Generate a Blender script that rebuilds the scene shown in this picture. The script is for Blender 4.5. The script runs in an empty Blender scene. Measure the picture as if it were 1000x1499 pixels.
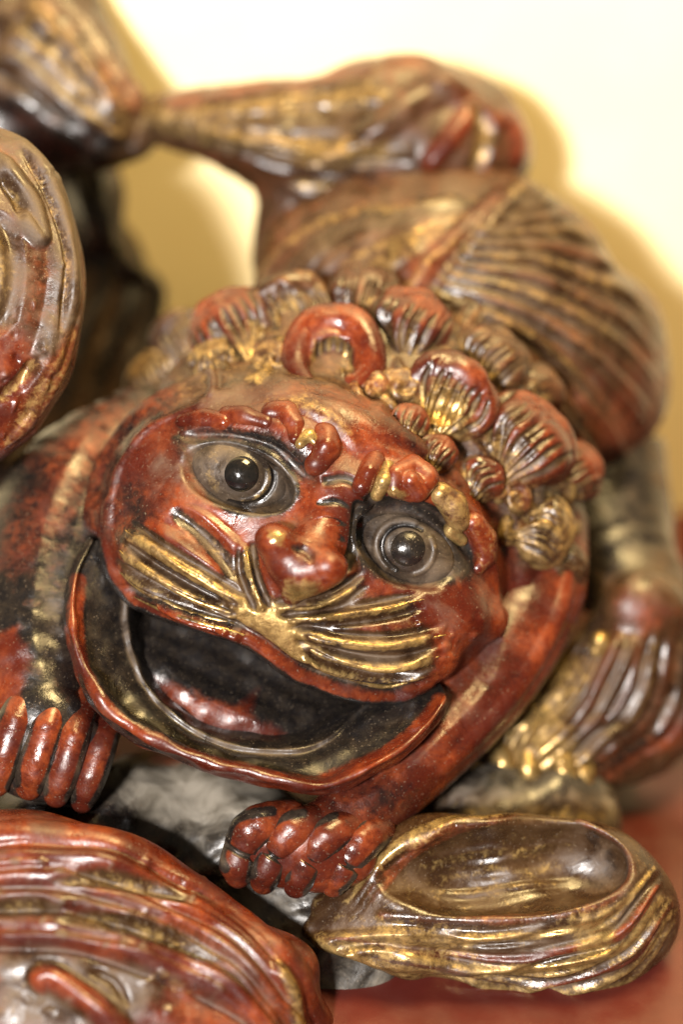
import bpy, math, random
import numpy as np
from mathutils import Vector, Matrix

random.seed(4)
rng = np.random.default_rng(4)
sc = bpy.context.scene
col = sc.collection

# ------------------------------------------------------------------ camera, light, exposure
D = 2500.0            # viewing distance in design units (1 unit = 0.2 mm)
S = 0.0002            # metres per design unit
TH = math.radians(30)  # camera looks down by this angle
TW = 1300.0           # wall foot lies this far behind the focus plane along the view axis
RX = np.array([1.0, 0.0, 0.0])
RY = np.array([0.0, math.sin(TH), math.cos(TH)])
RZ = np.array([0.0, -math.cos(TH), math.sin(TH)])
ORG = np.array([0.0, 0.0, TW * math.sin(TH) * S])
WALL_Y = TW * math.cos(TH) * S


def to_world(p):
    """design coordinates (across, down, towards viewer) -> metres in the room"""
    p = np.atleast_2d(np.asarray(p, dtype=np.float64))
    k = (D - p[:, 2]) / D
    X = (p[:, 0] - 500) * k
    Y = (749.5 - p[:, 1]) * k
    Z = p[:, 2]
    return (X[:, None] * RX + Y[:, None] * RY + Z[:, None] * RZ) * S + ORG


cam_d = bpy.data.cameras.new('camera')
cam = bpy.data.objects.new('camera', cam_d)
col.objects.link(cam)
cam.matrix_world = Matrix((
    (RX[0], RY[0], RZ[0], ORG[0] + RZ[0] * D * S),
    (RX[1], RY[1], RZ[1], ORG[1] + RZ[1] * D * S),
    (RX[2], RY[2], RZ[2], ORG[2] + RZ[2] * D * S),
    (0, 0, 0, 1)))
cam_d.sensor_fit = 'VERTICAL'
cam_d.sensor_height = 36.0
cam_d.lens = 36.0 * D / 1499.0
cam_d.clip_start = 0.01
cam_d.clip_end = 50
cam_d.dof.use_dof = True
cam_d.dof.focus_distance = (D + 10) * S
cam_d.dof.aperture_fstop = 2.5
sc.camera = cam

w = bpy.data.worlds.new('World')
sc.world = w
w.use_nodes = True
bg = w.node_tree.nodes['Background']
bg.inputs[0].default_value = (1.0, 0.86, 0.62, 1)
bg.inputs[1].default_value = 0.16


def area(name, loc, target, size, power, colour, sy=None):
    l = bpy.data.lights.new(name, 'AREA')
    l.energy = power
    l.color = colour
    l.size = size
    if sy:
        l.shape = 'RECTANGLE'
        l.size_y = sy
    o = bpy.data.objects.new(name, l)
    col.objects.link(o)
    o.location = loc
    o.rotation_euler = (Vector(target) - Vector(loc)).to_track_quat('-Z', 'Y').to_euler()
    return o


FOC = Vector(ORG)
# lamp left of the viewer, throwing the shadows to the right onto the wall
area('key_lamp', (-0.28, -0.81, 0.55), FOC + Vector((0, 0.05, 0)), 0.10, 29.0, (1.0, 0.94, 0.89))
# ceiling lamp of the room
area('ceiling_lamp', (0.20, 0.02, 0.95), (0.05, 0.12, 0.2), 0.30, 19.0, (1.0, 0.72, 0.31))

sc.view_settings.view_transform = 'Standard'
sc.view_settings.look = 'None'
sc.view_settings.gamma = 1
sc.view_settings.use_curve_mapping = False
sc.view_settings.exposure = 0.0

# ------------------------------------------------------------------ materials


def nd(nt, typ, **kw):
    n = nt.nodes.new(typ)
    for k, v in kw.items():
        if k == 'inp':
            for a, b in v.items():
                n.inputs[a].default_value = b
        else:
            setattr(n, k, v)
    return n


def mth(nt, op, a, b=None, c=None, clamp=False):
    n = nt.nodes.new('ShaderNodeMath')
    n.operation = op
    n.use_clamp = clamp
    for i, x in enumerate((a, b, c)):
        if x is None:
            continue
        if isinstance(x, (int, float)):
            n.inputs[i].default_value = x
        else:
            nt.links.new(x, n.inputs[i])
    return n.outputs[0]


def mixc(nt, f, a, b):
    n = nt.nodes.new('ShaderNodeMix')
    n.data_type = 'RGBA'
    for s, x in ((n.inputs[0], f), (n.inputs[6], a), (n.inputs[7], b)):
        if isinstance(x, (int, float)):
            s.default_value = x
        elif isinstance(x, tuple):
            s.default_value = x if len(x) == 4 else (*x, 1)
        else:
            nt.links.new(x, s)
    return n.outputs[2]


def mapr(nt, v, a, b, c=0.0, d=1.0):
    n = nt.nodes.new('ShaderNodeMapRange')
    n.interpolation_type = 'SMOOTHSTEP'
    n.inputs[1].default_value = a
    n.inputs[2].default_value = b
    n.inputs[3].default_value = c
    n.inputs[4].default_value = d
    nt.links.new(v, n.inputs[0])
    return n.outputs[0]


def noise(nt, vec, scale, detail=4, rough=0.55, dist=0.0):
    n = nd(nt, 'ShaderNodeTexNoise', inp={'Scale': scale, 'Detail': detail, 'Roughness': rough, 'Distortion': dist})
    nt.links.new(vec, n.inputs['Vector'])
    return n.outputs['Fac']


def lacquer(name='aged_lacquer', dust=((0.048, 0.030, 0.018), (0.096, 0.068, 0.043))):
    m = bpy.data.materials.new(name)
    m.use_nodes = True
    nt = m.node_tree
    b = nt.nodes['Principled BSDF']
    tc = nd(nt, 'ShaderNodeTexCoord').outputs['Object']
    at = nd(nt, 'ShaderNodeAttribute', attribute_name='paint')
    sep = nd(nt, 'ShaderNodeSeparateColor')
    nt.links.new(at.outputs['Color'], sep.inputs[0])
    R, G, B, A = sep.outputs[0], sep.outputs[1], sep.outputs[2], at.outputs['Alpha']
    relief = nd(nt, 'ShaderNodeAttribute', attribute_name='relief').outputs['Fac']
    n1 = noise(nt, tc, 95, 6, 0.62, 0.6)
    n2 = noise(nt, tc, 330, 5, 0.65, 0.4)
    n3 = noise(nt, tc, 1100, 4, 0.6)
    n4 = noise(nt, tc, 55, 3, 0.5)
    n5 = noise(nt, tc, 1500, 2, 0.5)
    brk = mth(nt, 'ADD', mth(nt, 'MULTIPLY', n1, 0.5), mth(nt, 'MULTIPLY', n2, 0.35))
    brk = mth(nt, 'ADD', brk, mth(nt, 'MULTIPLY', n3, 0.15))          # about 0.5 +- 0.2

    def thr(maskv, brkv, soft=0.10):
        # patchy edge: the mask decides how much of the coat is left
        x = mth(nt, 'ADD', maskv, mth(nt, 'MULTIPLY', mth(nt, 'SUBTRACT', brkv, 0.5), 1.35))
        return mapr(nt, x, 0.5 - soft, 0.5 + soft)
    # undercoat, brown varnish, red lacquer, gilding, dust
    blackc = mixc(nt, mapr(nt, n2, 0.35, 0.7), (0.006, 0.005, 0.005), (0.016, 0.012, 0.009))
    brownc = mixc(nt, mapr(nt, n1, 0.3, 0.7), (0.018, 0.008, 0.0035), (0.048, 0.024, 0.009))
    redc = mixc(nt, mapr(nt, n2, 0.3, 0.72), (0.078, 0.0105, 0.0034), (0.160, 0.033, 0.0095))
    redc = mixc(nt, mapr(nt, n4, 0.34, 0.62, 0, 0.9), redc, (0.034, 0.0045, 0.0026))
    goldc = mixc(nt, mapr(nt, n2, 0.3, 0.7), (0.14, 0.082, 0.026), (0.40, 0.27, 0.100))
    dustc = mixc(nt, mapr(nt, n1, 0.3, 0.7), *dust)
    fb = thr(A, brk, 0.22)
    c = mixc(nt, fb, blackc, brownc)
    fr = thr(R, brk, 0.24)
    c = mixc(nt, fr, c, redc)
    brk2 = mth(nt, 'ADD', mth(nt, 'MULTIPLY', n2, 0.65), mth(nt, 'MULTIPLY', n3, 0.35))
    fg = thr(G, brk2, 0.26)
    c = mixc(nt, fg, c, goldc)
    # dust lies where painted and settles in carved recesses
    cav = mapr(nt, relief, 0.10, 0.9, 0.0, 0.55)
    dm = mth(nt, 'MAXIMUM', mth(nt, 'ADD', mth(nt, 'MULTIPLY', B, 0.9), 0.03), cav)
    fd = mth(nt, 'MULTIPLY', mapr(nt, mth(nt, 'ADD', dm, mth(nt, 'MULTIPLY', mth(nt, 'SUBTRACT', n1, 0.5), 1.1)), 0.2, 1.0), 0.85)
    c = mixc(nt, fd, c, dustc)
    # specks
    sp = mapr(nt, n5, 0.66, 0.72, 0, 0.6)
    c = mixc(nt, sp, c, (0.16, 0.125, 0.09))
    nt.links.new(c, b.inputs['Base Color'])
    met = mth(nt, 'MULTIPLY', fg, mth(nt, 'SUBTRACT', 0.75, mth(nt, 'MULTIPLY', fd, 0.7)), clamp=True)
    nt.links.new(met, b.inputs['Metallic'])
    ro = mth(nt, 'ADD', mapr(nt, n1, 0.36, 0.66, 0.15, 0.40), mth(nt, 'MULTIPLY', fd, 0.40))
    ro = mth(nt, 'ADD', ro, mapr(nt, n3, 0.4, 0.8, 0.0, 0.12))
    ro = mth(nt, 'ADD', ro, mth(nt, 'MULTIPLY', fb, 0.06))
    nt.links.new(ro, b.inputs['Roughness'])
    b.inputs['Specular IOR Level'].default_value = 0.42
    b.inputs['Coat Weight'].default_value = 0.0
    hgt = mth(nt, 'ADD', mth(nt, 'MULTIPLY', n1, 0.8), mth(nt, 'MULTIPLY', n2, 0.30))
    hgt = mth(nt, 'ADD', hgt, mth(nt, 'MULTIPLY', n3, 0.10))
    hgt = mth(nt, 'ADD', hgt, mth(nt, 'MULTIPLY', fr, 0.10))
    bp = nd(nt, 'ShaderNodeBump', inp={'Strength': 0.42, 'Distance': 0.0010})
    nt.links.new(hgt, bp.inputs['Height'])
    nt.links.new(bp.outputs[0], b.inputs['Normal'])
    return m


LAC = lacquer()
GRIME = lacquer('grey_grimed_lacquer', ((0.10, 0.085, 0.062), (0.22, 0.195, 0.155)))


def simple(name, c1, c2, scale, rough, bump=0.2, metal=0, detail=5):
    m = bpy.data.materials.new(name)
    m.use_nodes = True
    nt = m.node_tree
    b = nt.nodes['Principled BSDF']
    tc = nd(nt, 'ShaderNodeTexCoord').outputs['Object']
    n = noise(nt, tc, scale, detail, 0.6)
    nt.links.new(mixc(nt, mapr(nt, n, 0.3, 0.7), c1, c2), b.inputs['Base Color'])
    nt.links.new(mapr(nt, noise(nt, tc, scale * 3, 3), 0.3, 0.7, rough - 0.06, rough + 0.08), b.inputs['Roughness'])
    b.inputs['Metallic'].default_value = metal
    bp = nd(nt, 'ShaderNodeBump', inp={'Strength': bump, 'Distance': 0.001})
    nt.links.new(noise(nt, tc, scale * 5, 4), bp.inputs['Height'])
    nt.links.new(bp.outputs[0], b.inputs['Normal'])
    return m


M_WALL = simple('painted_plaster', (0.85, 0.72, 0.42), (0.88, 0.75, 0.45), 20, 0.8, 0.1)
M_TABLE = simple('red_lacquered_table', (0.055, 0.0085, 0.0058), (0.075, 0.0125, 0.0085), 25, 0.36, 0.1)
M_GLASS = simple('black_glass', (0.004, 0.004, 0.004), (0.010, 0.008, 0.007), 300, 0.10, 0.02)
M_SCLERA = simple('grimy_eye_paint', (0.10, 0.085, 0.05), (0.30, 0.27, 0.18), 420, 0.34, 0.3)

# ------------------------------------------------------------------ sculpting tools (design coordinates)


def cr(pts, n):
    """Catmull-Rom through points (any dimension), n samples evenly spaced"""
    P = np.asarray(pts, dtype=np.float64)
    if len(P) == 2:
        u = np.linspace(0, 1, n)[:, None]
        return P[0] * (1 - u) + P[1] * u
    Q = np.vstack([2 * P[0] - P[1], P, 2 * P[-1] - P[-2]])
    out = []
    per = 12
    for i in range(1, len(Q) - 2):
        t = np.linspace(0, 1, per, endpoint=False)[:, None]
        a, b, c, d = Q[i - 1], Q[i], Q[i + 1], Q[i + 2]
        out.append(0.5 * ((2 * b) + (-a + c) * t + (2 * a - 5 * b + 4 * c - d) * t ** 2 + (-a + 3 * b - 3 * c + d) * t ** 3))
    out.append(P[-1:])
    C = np.vstack(out)
    L = np.concatenate([[0], np.cumsum(np.linalg.norm(np.diff(C, axis=0), axis=1))])
    s = np.linspace(0, L[-1], n)
    return np.stack([np.interp(s, L, C[:, k]) for k in range(C.shape[1])], 1)


class Vol:
    def __init__(self, lo, hi, h):
        self.lo = np.array(lo, float)
        self.h = float(h)
        self.n = np.ceil((np.array(hi) - self.lo) / h).astype(int) + 1
        self.ax = [(self.lo[i] + h * np.arange(self.n[i])).astype(np.float32) for i in range(3)]
        self.f = np.full(self.n, 60.0, dtype=np.float32)

    def sub(self, lo, hi):
        i0 = np.clip(np.floor((np.array(lo) - self.lo) / self.h).astype(int), 0, self.n)
        i1 = np.clip(np.ceil((np.array(hi) - self.lo) / self.h).astype(int) + 1, 0, self.n)
        return tuple(slice(a, b) for a, b in zip(i0, i1))

    def grid(self, sl):
        return (self.ax[0][sl[0]][:, None, None], self.ax[1][sl[1]][None, :, None], self.ax[2][sl[2]][None, None, :])

    def put(self, sl, d, k, mode):
        f = self.f[sl]
        if mode == 'add':
            hh = np.clip(0.5 + 0.5 * (f - d) / k, 0, 1)
            self.f[sl] = f * (1 - hh) + d * hh - k * hh * (1 - hh)
        else:
            d = -d
            hh = np.clip(0.5 - 0.5 * (f - d) / k, 0, 1)
            self.f[sl] = f * (1 - hh) + d * hh + k * hh * (1 - hh)

    def ell(self, c, r, ang=0.0, tilt=0.0, k=20.0, mode='add', pitch=0.0):
        """ellipsoid; ang turns it in the picture plane (degrees, clockwise), tilt swings its long axis towards the viewer"""
        c = np.array(c, float)
        r = np.array(r, float)
        m = max(r) + 2 * k + 10
        sl = self.sub(c - m, c + m)
        x, y, z = self.grid(sl)
        x = x - c[0]; y = y - c[1]; z = z - c[2]
        a = math.radians(ang)
        u = x * math.cos(a) + y * math.sin(a)
        v = -x * math.sin(a) + y * math.cos(a)
        if tilt:
            b = math.radians(tilt)
            u, z = u * math.cos(b) + z * math.sin(b), -u * math.sin(b) + z * math.cos(b)
        if pitch:
            b = math.radians(pitch)
            v, z = v * math.cos(b) + z * math.sin(b), -v * math.sin(b) + z * math.cos(b)
        k0 = np.sqrt((u / r[0]) ** 2 + (v / r[1]) ** 2 + (z / r[2]) ** 2)
        k1 = np.sqrt((u / r[0] ** 2) ** 2 + (v / r[1] ** 2) ** 2 + (z / r[2] ** 2) ** 2)
        d = (k0 * (k0 - 1) / np.maximum(k1, 1e-6)).astype(np.float32)
        d = np.where(k0 < 0.05, -min(r), d)
        self.put(sl, d, k, mode)

    def chain(self, pts, k=15.0, mode='add', smooth=0, flat=1.0):
        """tube through (x, y, t, radius)"""
        P = np.asarray(pts, float)
        if smooth:
            P = cr(P, smooth)
        rm = P[:, 3].max() + 2 * k + 10
        sl = self.sub(P[:, :3].min(0) - rm, P[:, :3].max(0) + rm)
        x, y, z = self.grid(sl)
        best = None
        for a, b in zip(P[:-1], P[1:]):
            ab = (b - a)[:3]
            L = float((ab ** 2).sum()) + 1e-9
            t = np.clip(((x - a[0]) * ab[0] + (y - a[1]) * ab[1] + (z - a[2]) * ab[2]) / L, 0, 1)
            d = np.sqrt((x - a[0] - t * ab[0]) ** 2 + (y - a[1] - t * ab[1]) ** 2 + ((z - a[2] - t * ab[2]) / flat) ** 2) - (a[3] + t * (b[3] - a[3]))
            best = d if best is None else np.minimum(best, d)
        self.put(sl, best.astype(np.float32), k, mode)

    def prism(self, poly, tlo, thi, k=6.0, mode='cut'):
        """polygon in the picture plane pushed through from tlo to thi"""
        P = np.asarray(poly, float)
        sl = self.sub((P[:, 0].min() - 30, P[:, 1].min() - 30, tlo - 30), (P[:, 0].max() + 30, P[:, 1].max() + 30, thi + 30))
        x, y, z = self.grid(sl)
        x2, y2 = np.broadcast_arrays(x[:, :, 0], y[:, :, 0])
        d2 = poly_sd(x2.ravel(), y2.ravel(), P).reshape(x2.shape)[:, :, None]
        d = np.maximum(d2, np.maximum(tlo - z, z - thi)).astype(np.float32)
        self.put(sl, d, k, mode)

    def top(self, x, y):
        """largest t that is inside at (x, y)"""
        i = int(np.clip(round((x - self.lo[0]) / self.h), 0, self.n[0] - 1))
        j = int(np.clip(round((y - self.lo[1]) / self.h), 0, self.n[1] - 1))
        c = np.nonzero(self.f[i, j] < 0)[0]
        return float(self.ax[2][c[-1]]) if len(c) else float(self.lo[2])

    def mesh(self, relax=2):
        f = np.pad(self.f, 1, constant_values=30.0)
        lo = self.lo - self.h
        V, F = surface_nets(f)
        V = V * self.h + lo
        E = edges_of(F)
        for _ in range(relax):
            V = V + 0.5 * (lap(V, E) - V)
        return V, F


def poly_sd(x, y, P):
    d = np.full(x.shape, 1e9)
    s = np.zeros(x.shape, bool)
    n = len(P)
    for i in range(n):
        a, b = P[i], P[(i + 1) % n]
        ex, ey = b - a
        wx, wy = x - a[0], y - a[1]
        t = np.clip((wx * ex + wy * ey) / (ex * ex + ey * ey + 1e-9), 0, 1)
        d = np.minimum(d, (wx - ex * t) ** 2 + (wy - ey * t) ** 2)
        if a[1] != b[1]:
            c = ((a[1] <= y) != (b[1] <= y)) & (x < ex * (y - a[1]) / (b[1] - a[1]) + a[0])
            s ^= c
    d = np.sqrt(d)
    return np.where(s, -d, d)


def surface_nets(f):
    ins = f < 0
    nx, ny, nz = f.shape
    cnt = np.zeros((nx - 1, ny - 1, nz - 1), np.uint8)
    for dx in (0, 1):
        for dy in (0, 1):
            for dz in (0, 1):
                cnt += ins[dx:nx - 1 + dx, dy:ny - 1 + dy, dz:nz - 1 + dz]
    cell = (cnt > 0) & (cnt < 8)
    idx = np.argwhere(cell)
    num = np.full(cell.shape, -1, np.int32)
    num[cell] = np.arange(len(idx))
    acc = np.zeros((len(idx), 3))
    wgt = np.zeros(len(idx))
    for ax in range(3):
        o = [a for a in range(3) if a != ax]
        for p in (0, 1):
            for q in (0, 1):
                A = idx.copy()
                A[:, o[0]] += p
                A[:, o[1]] += q
                Bc = A.copy()
                Bc[:, ax] += 1
                fa = f[A[:, 0], A[:, 1], A[:, 2]]
                fb = f[Bc[:, 0], Bc[:, 1], Bc[:, 2]]
                m = (fa < 0) != (fb < 0)
                t = np.where(m, fa / np.where(m, fa - fb, 1), 0)
                pos = A.astype(float)
                pos[:, ax] += t
                acc[m] += pos[m]
                wgt[m] += 1
    V = acc / wgt[:, None]
    quads = []
    for ax in range(3):
        a = [slice(None)] * 3
        b = [slice(None)] * 3
        a[ax] = slice(0, -1)
        b[ax] = slice(1, None)
        ch = ins[tuple(a)] != ins[tuple(b)]
        P = np.argwhere(ch)
        u, v = [(1, 2), (2, 0), (0, 1)][ax]
        ok = (P[:, u] > 0) & (P[:, v] > 0) & (P[:, u] < f.shape[u] - 1) & (P[:, v] < f.shape[v] - 1)
        P = P[ok]

        def g(du, dv):
            Q = P.copy()
            Q[:, u] += du
            Q[:, v] += dv
            return num[Q[:, 0], Q[:, 1], Q[:, 2]]
        q = np.stack([g(-1, -1), g(0, -1), g(0, 0), g(-1, 0)], 1)
        flip = ~ins[P[:, 0], P[:, 1], P[:, 2]]
        q[flip] = q[flip][:, ::-1]
        quads.append(q)
    return V, np.vstack(quads)


def edges_of(F):
    e = np.vstack([F[:, [0, 1]], F[:, [1, 2]], F[:, [2, 3]], F[:, [3, 0]]])
    e = np.sort(e, 1)
    key = np.unique(e[:, 0].astype(np.int64) * (F.max() + 1) + e[:, 1])
    return np.stack([key // (F.max() + 1), key % (F.max() + 1)], 1)


def lap(V, E):
    n = len(V)
    a, b = E[:, 0], E[:, 1]
    c = np.bincount(a, minlength=n) + np.bincount(b, minlength=n)
    out = np.empty_like(V)
    for k in range(V.shape[1]):
        out[:, k] = np.bincount(a, V[b, k], n) + np.bincount(b, V[a, k], n)
    return out / np.maximum(c, 1)[:, None]


def normals(V, F):
    d1 = V[F[:, 2]] - V[F[:, 0]]
    d2 = V[F[:, 3]] - V[F[:, 1]]
    fn = np.cross(d1, d2)
    N = np.zeros_like(V)
    for k in range(3):
        for j in range(4):
            N[:, k] += np.bincount(F[:, j], fn[:, k], len(V))
    return N / np.maximum(np.linalg.norm(N, axis=1), 1e-9)[:, None]


class Skin:
    """a dense surface that takes chisel strokes and paint"""

    def __init__(self, V, F, base=(0, 0, 0, 0)):
        self.V = V
        self.F = F
        self.N = normals(V, F)
        self.C = np.tile(np.array(base, float), (len(V), 1))
        self.extra = 0

    def near(self, pts, w, tmin, facing=0.02, n=None):
        P = cr(pts, n or max(8, 5 * len(pts)))[:, :2]
        wm = w * 1.05
        lo, hi = P.min(0) - wm, P.max(0) + wm
        V = self.V
        m = (V[:, 0] > lo[0]) & (V[:, 0] < hi[0]) & (V[:, 1] > lo[1]) & (V[:, 1] < hi[1]) & (V[:, 2] > tmin)
        if facing is not None:
            m &= self.N[:, 2] > facing
        I = np.nonzero(m)[0]
        if not len(I):
            return I, None, None, None
        X = V[I][:, :2]
        best = np.full(len(I), 1e18)
        bs = np.zeros(len(I))
        sd = np.zeros(len(I))
        M = len(P) - 1
        for i in range(M):
            a, b = P[i], P[i + 1]
            e = b - a
            wv = X - a
            t = np.clip((wv @ e) / (e @ e + 1e-9), 0, 1)
            q = wv - t[:, None] * e
            d = (q ** 2).sum(1)
            u = d < best
            best[u] = d[u]
            bs[u] = (i + t[u]) / M
            sd[u] = np.sign(e[0] * wv[u, 1] - e[1] * wv[u, 0])
        return I, np.sqrt(best), bs, sd

    def stroke(self, pts, w, h, tmin=-1e9, taper=(0, 0), sharp=2.0, paint=None, pw=1.0, facing=0.02):
        """raise (h > 0) or cut (h < 0) along a line; w half width"""
        I, d, s, _ = self.near(pts, w, tmin, facing)
        if not len(I):
            return
        prof = np.ones_like(s)
        if taper[0] > 0:
            prof *= np.clip(s / taper[0], 0, 1) ** 0.7
        if taper[1] > 0:
            prof *= np.clip((1 - s) / taper[1], 0, 1) ** 0.7
        ww = w * (0.45 + 0.55 * prof)
        g = np.clip(1 - (d / ww) ** 2, 0, 1) ** (sharp * 0.75)
        fade = 1.0 if facing is None else np.clip((self.N[I, 2] - facing) / 0.25, 0, 1)
        self.V[I] += self.N[I] * (g * prof * h * fade)[:, None]
        if paint is not None:
            self._mix(I, paint, np.clip(1 - (d / (ww * pw)) ** 2, 0, 1) * prof ** 0.5)

    def _mix(self, I, paint, a):
        for ch, val in paint.items():
            k = 'rgda'.index(ch)
            self.C[I, k] = self.C[I, k] * (1 - a) + val * a

    def line(self, pts, w, paint, tmin=-1e9, soft=0.6, facing=-0.3):
        I, d, s, _ = self.near(pts, w, tmin, facing)
        if len(I):
            self._mix(I, paint, np.clip((1 - d / w) / soft, 0, 1))

    def fill(self, poly, soft, paint, tmin=-1e9, tmax=1e9, amt=1.0, facing=-0.4):
        P = np.asarray(poly, float)
        V = self.V
        m = (V[:, 0] > P[:, 0].min() - soft) & (V[:, 0] < P[:, 0].max() + soft) & (V[:, 1] > P[:, 1].min() - soft) & (V[:, 1] < P[:, 1].max() + soft) & (V[:, 2] > tmin) & (V[:, 2] < tmax) & (self.N[:, 2] > facing)
        I = np.nonzero(m)[0]
        if len(I):
            d = poly_sd(V[I, 0], V[I, 1], P)
            self._mix(I, paint, amt * np.clip(0.5 - d / (2 * soft), 0, 1))

    def press(self, poly, soft, h, tmin=-1e9):
        P = np.asarray(poly, float)
        V = self.V
        m = (V[:, 2] > tmin) & (self.N[:, 2] > 0.02)
        m &= (V[:, 0] > P[:, 0].min() - soft) & (V[:, 0] < P[:, 0].max() + soft) & (V[:, 1] > P[:, 1].min() - soft) & (V[:, 1] < P[:, 1].max() + soft)
        I = np.nonzero(m)[0]
        d = poly_sd(V[I, 0], V[I, 1], P)
        a = np.clip(0.5 - d / (2 * soft), 0, 1)
        a = a * a * (3 - 2 * a)
        self.V[I] += self.N[I] * (a * h)[:, None]

    def family(self, A, B, n, w, h, tmin=-1e9, jit=3.0, taper=(0.15, 0.25), paints=None, groove=None, sharp=2.0):
        """n strokes swept between two guide lines"""
        m = 7
        A = cr(A, m)
        B = cr(B, m)
        for i in range(n):
            u = (i + 0.5) / n + rng.uniform(-0.15, 0.15) / n
            L = A * (1 - u) + B * u + rng.normal(0, jit, (m, 2)) * np.linspace(0.4, 1, m)[:, None]
            a, b = sorted(rng.uniform(0, 0.12, 2))
            L = L[:]
            hh = h * rng.uniform(0.6, 1.25)
            ww = w * rng.uniform(0.75, 1.25)
            p = paints[rng.integers(len(paints))] if paints else None
            self.stroke(L, ww, hh, tmin, taper, sharp, p, 0.9)
            if groove:
                L2 = A * (1 - u - 0.5 / n) + B * (u + 0.5 / n) if False else L + groove[0]
                self.stroke(L2, groove[1], -groove[2], tmin, taper, sharp)

    def wobble(self, amp, wl):
        """hand-cut unevenness"""
        d = np.zeros(len(self.V))
        for q in range(7):
            k = rng.normal(0, 1, 3)
            k *= 2 * math.pi / (wl * rng.uniform(0.6, 1.6)) / np.linalg.norm(k)
            d += np.sin(self.V @ k + rng.uniform(0, 6.28))
        self.V += self.N * (d * amp / 2.6)[:, None]

    def renormal(self, relax=0):
        if relax:
            E = edges_of(self.F)
            for _ in range(relax):
                self.V = self.V + 0.4 * (lap(self.V, E) - self.V)
        self.N = normals(self.V, self.F)

    def dust_up(self, amt, lo=0.35, hi=0.95):
        """dust settles on surfaces that face the ceiling"""
        up = self.N[:, 2] * math.sin(TH) - self.N[:, 1] * math.cos(TH)
        a = np.clip((up - lo) / (hi - lo), 0, 1) * amt
        self.C[:, 2] = np.maximum(self.C[:, 2], a)


CH = {'r': 0, 'g': 1, 'd': 2, 'a': 3}


def emit(name, skin, parent=None, mat=None, rel=8, relscale=3.0, smooth=True):
    """turn a Skin (or V, F) into one mesh object"""
    V, F = skin.V, skin.F
    W = to_world(V)
    off = np.zeros(3)
    if parent is not None:
        p = parent
        while p is not None:
            off += np.array(p.location)
            p = p.parent
    W = W - off
    me = bpy.data.meshes.new(name)
    me.vertices.add(len(W))
    me.vertices.foreach_set('co', W.astype(np.float32).ravel())
    me.loops.add(F.size)
    me.loops.foreach_set('vertex_index', F.astype(np.int32).ravel())
    me.polygons.add(len(F))
    me.polygons.foreach_set('loop_start', np.arange(0, F.size, 4, dtype=np.int32))
    me.update(calc_edges=True)
    me.validate()
    if smooth:
        me.polygons.foreach_set('use_smooth', np.ones(len(me.polygons), bool))
    if len(me.vertices) == len(W):
        a = me.attributes.new('paint', 'FLOAT_COLOR', 'POINT')
        a.data.foreach_set('color', np.clip(skin.C, 0, 1).astype(np.float32).ravel())
        N = normals(V, F)
        E = edges_of(F)
        U = V.copy()
        for _ in range(rel):
            U = lap(U, E)
        cav = ((U - V) * N).sum(1) / relscale
        r = me.attributes.new('relief', 'FLOAT', 'POINT')
        r.data.foreach_set('value', np.clip(cav, -1, 1).astype(np.float32))
    me.materials.append(mat or LAC)
    o = bpy.data.objects.new(name, me)
    col.objects.link(o)
    if parent is not None:
        o.parent = parent
    return o


def thing(name, label, cat, base, group=None):
    o = bpy.data.objects.new(name, None)
    o.empty_display_size = 0.01
    col.objects.link(o)
    o.location = to_world([base])[0]
    o['label'] = label
    o['category'] = cat
    if group:
        o['group'] = group
    return o


def loft(rows, nu, nv, base=(0, 0, 0, 0)):
    """surface through a list of curves (each a list of x, y, t)"""
    R = np.stack([cr(r, nu) for r in rows], 0)                # rows x nu x 3
    C = np.stack([cr_param(R[:, i], nv) for i in range(nu)], 1)   # nv x nu x 3
    V = C.reshape(-1, 3)
    i = np.arange(nv - 1)[:, None] * nu + np.arange(nu - 1)[None]
    F = np.stack([i, i + 1, i + nu + 1, i + nu], -1).reshape(-1, 4)
    s = Skin(V, F, base)
    if s.N[:, 2].mean() < 0:
        s.F = F[:, ::-1].copy()
        s.N = normals(V, s.F)
    return s


def cr_param(P, n):
    Q = np.vstack([2 * P[0] - P[1], P, 2 * P[-1] - P[-2]])
    m = len(P) - 1
    s = np.linspace(0, m, n)
    i = np.minimum(s.astype(int), m - 1)
    t = (s - i)[:, None]
    a, b, c, d = Q[i], Q[i + 1], Q[i + 2], Q[i + 3]
    # slightly tight spline so edges stay where they were put
    k = 0.42
    m1 = (c - a) * k
    m2 = (d - b) * k
    return (2 * t ** 3 - 3 * t ** 2 + 1) * b + (t ** 3 - 2 * t ** 2 + t) * m1 + (-2 * t ** 3 + 3 * t ** 2) * c + (t ** 3 - t ** 2) * m2


#MARK structure
# ------------------------------------------------------------------ setting
def box_sheet(name, verts, faces, mat):
    me = bpy.data.meshes.new(name)
    me.from_pydata(verts, [], faces)
    me.materials.append(mat)
    o = bpy.data.objects.new(name, me)
    col.objects.link(o)
    o['kind'] = 'structure'
    return o


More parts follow.
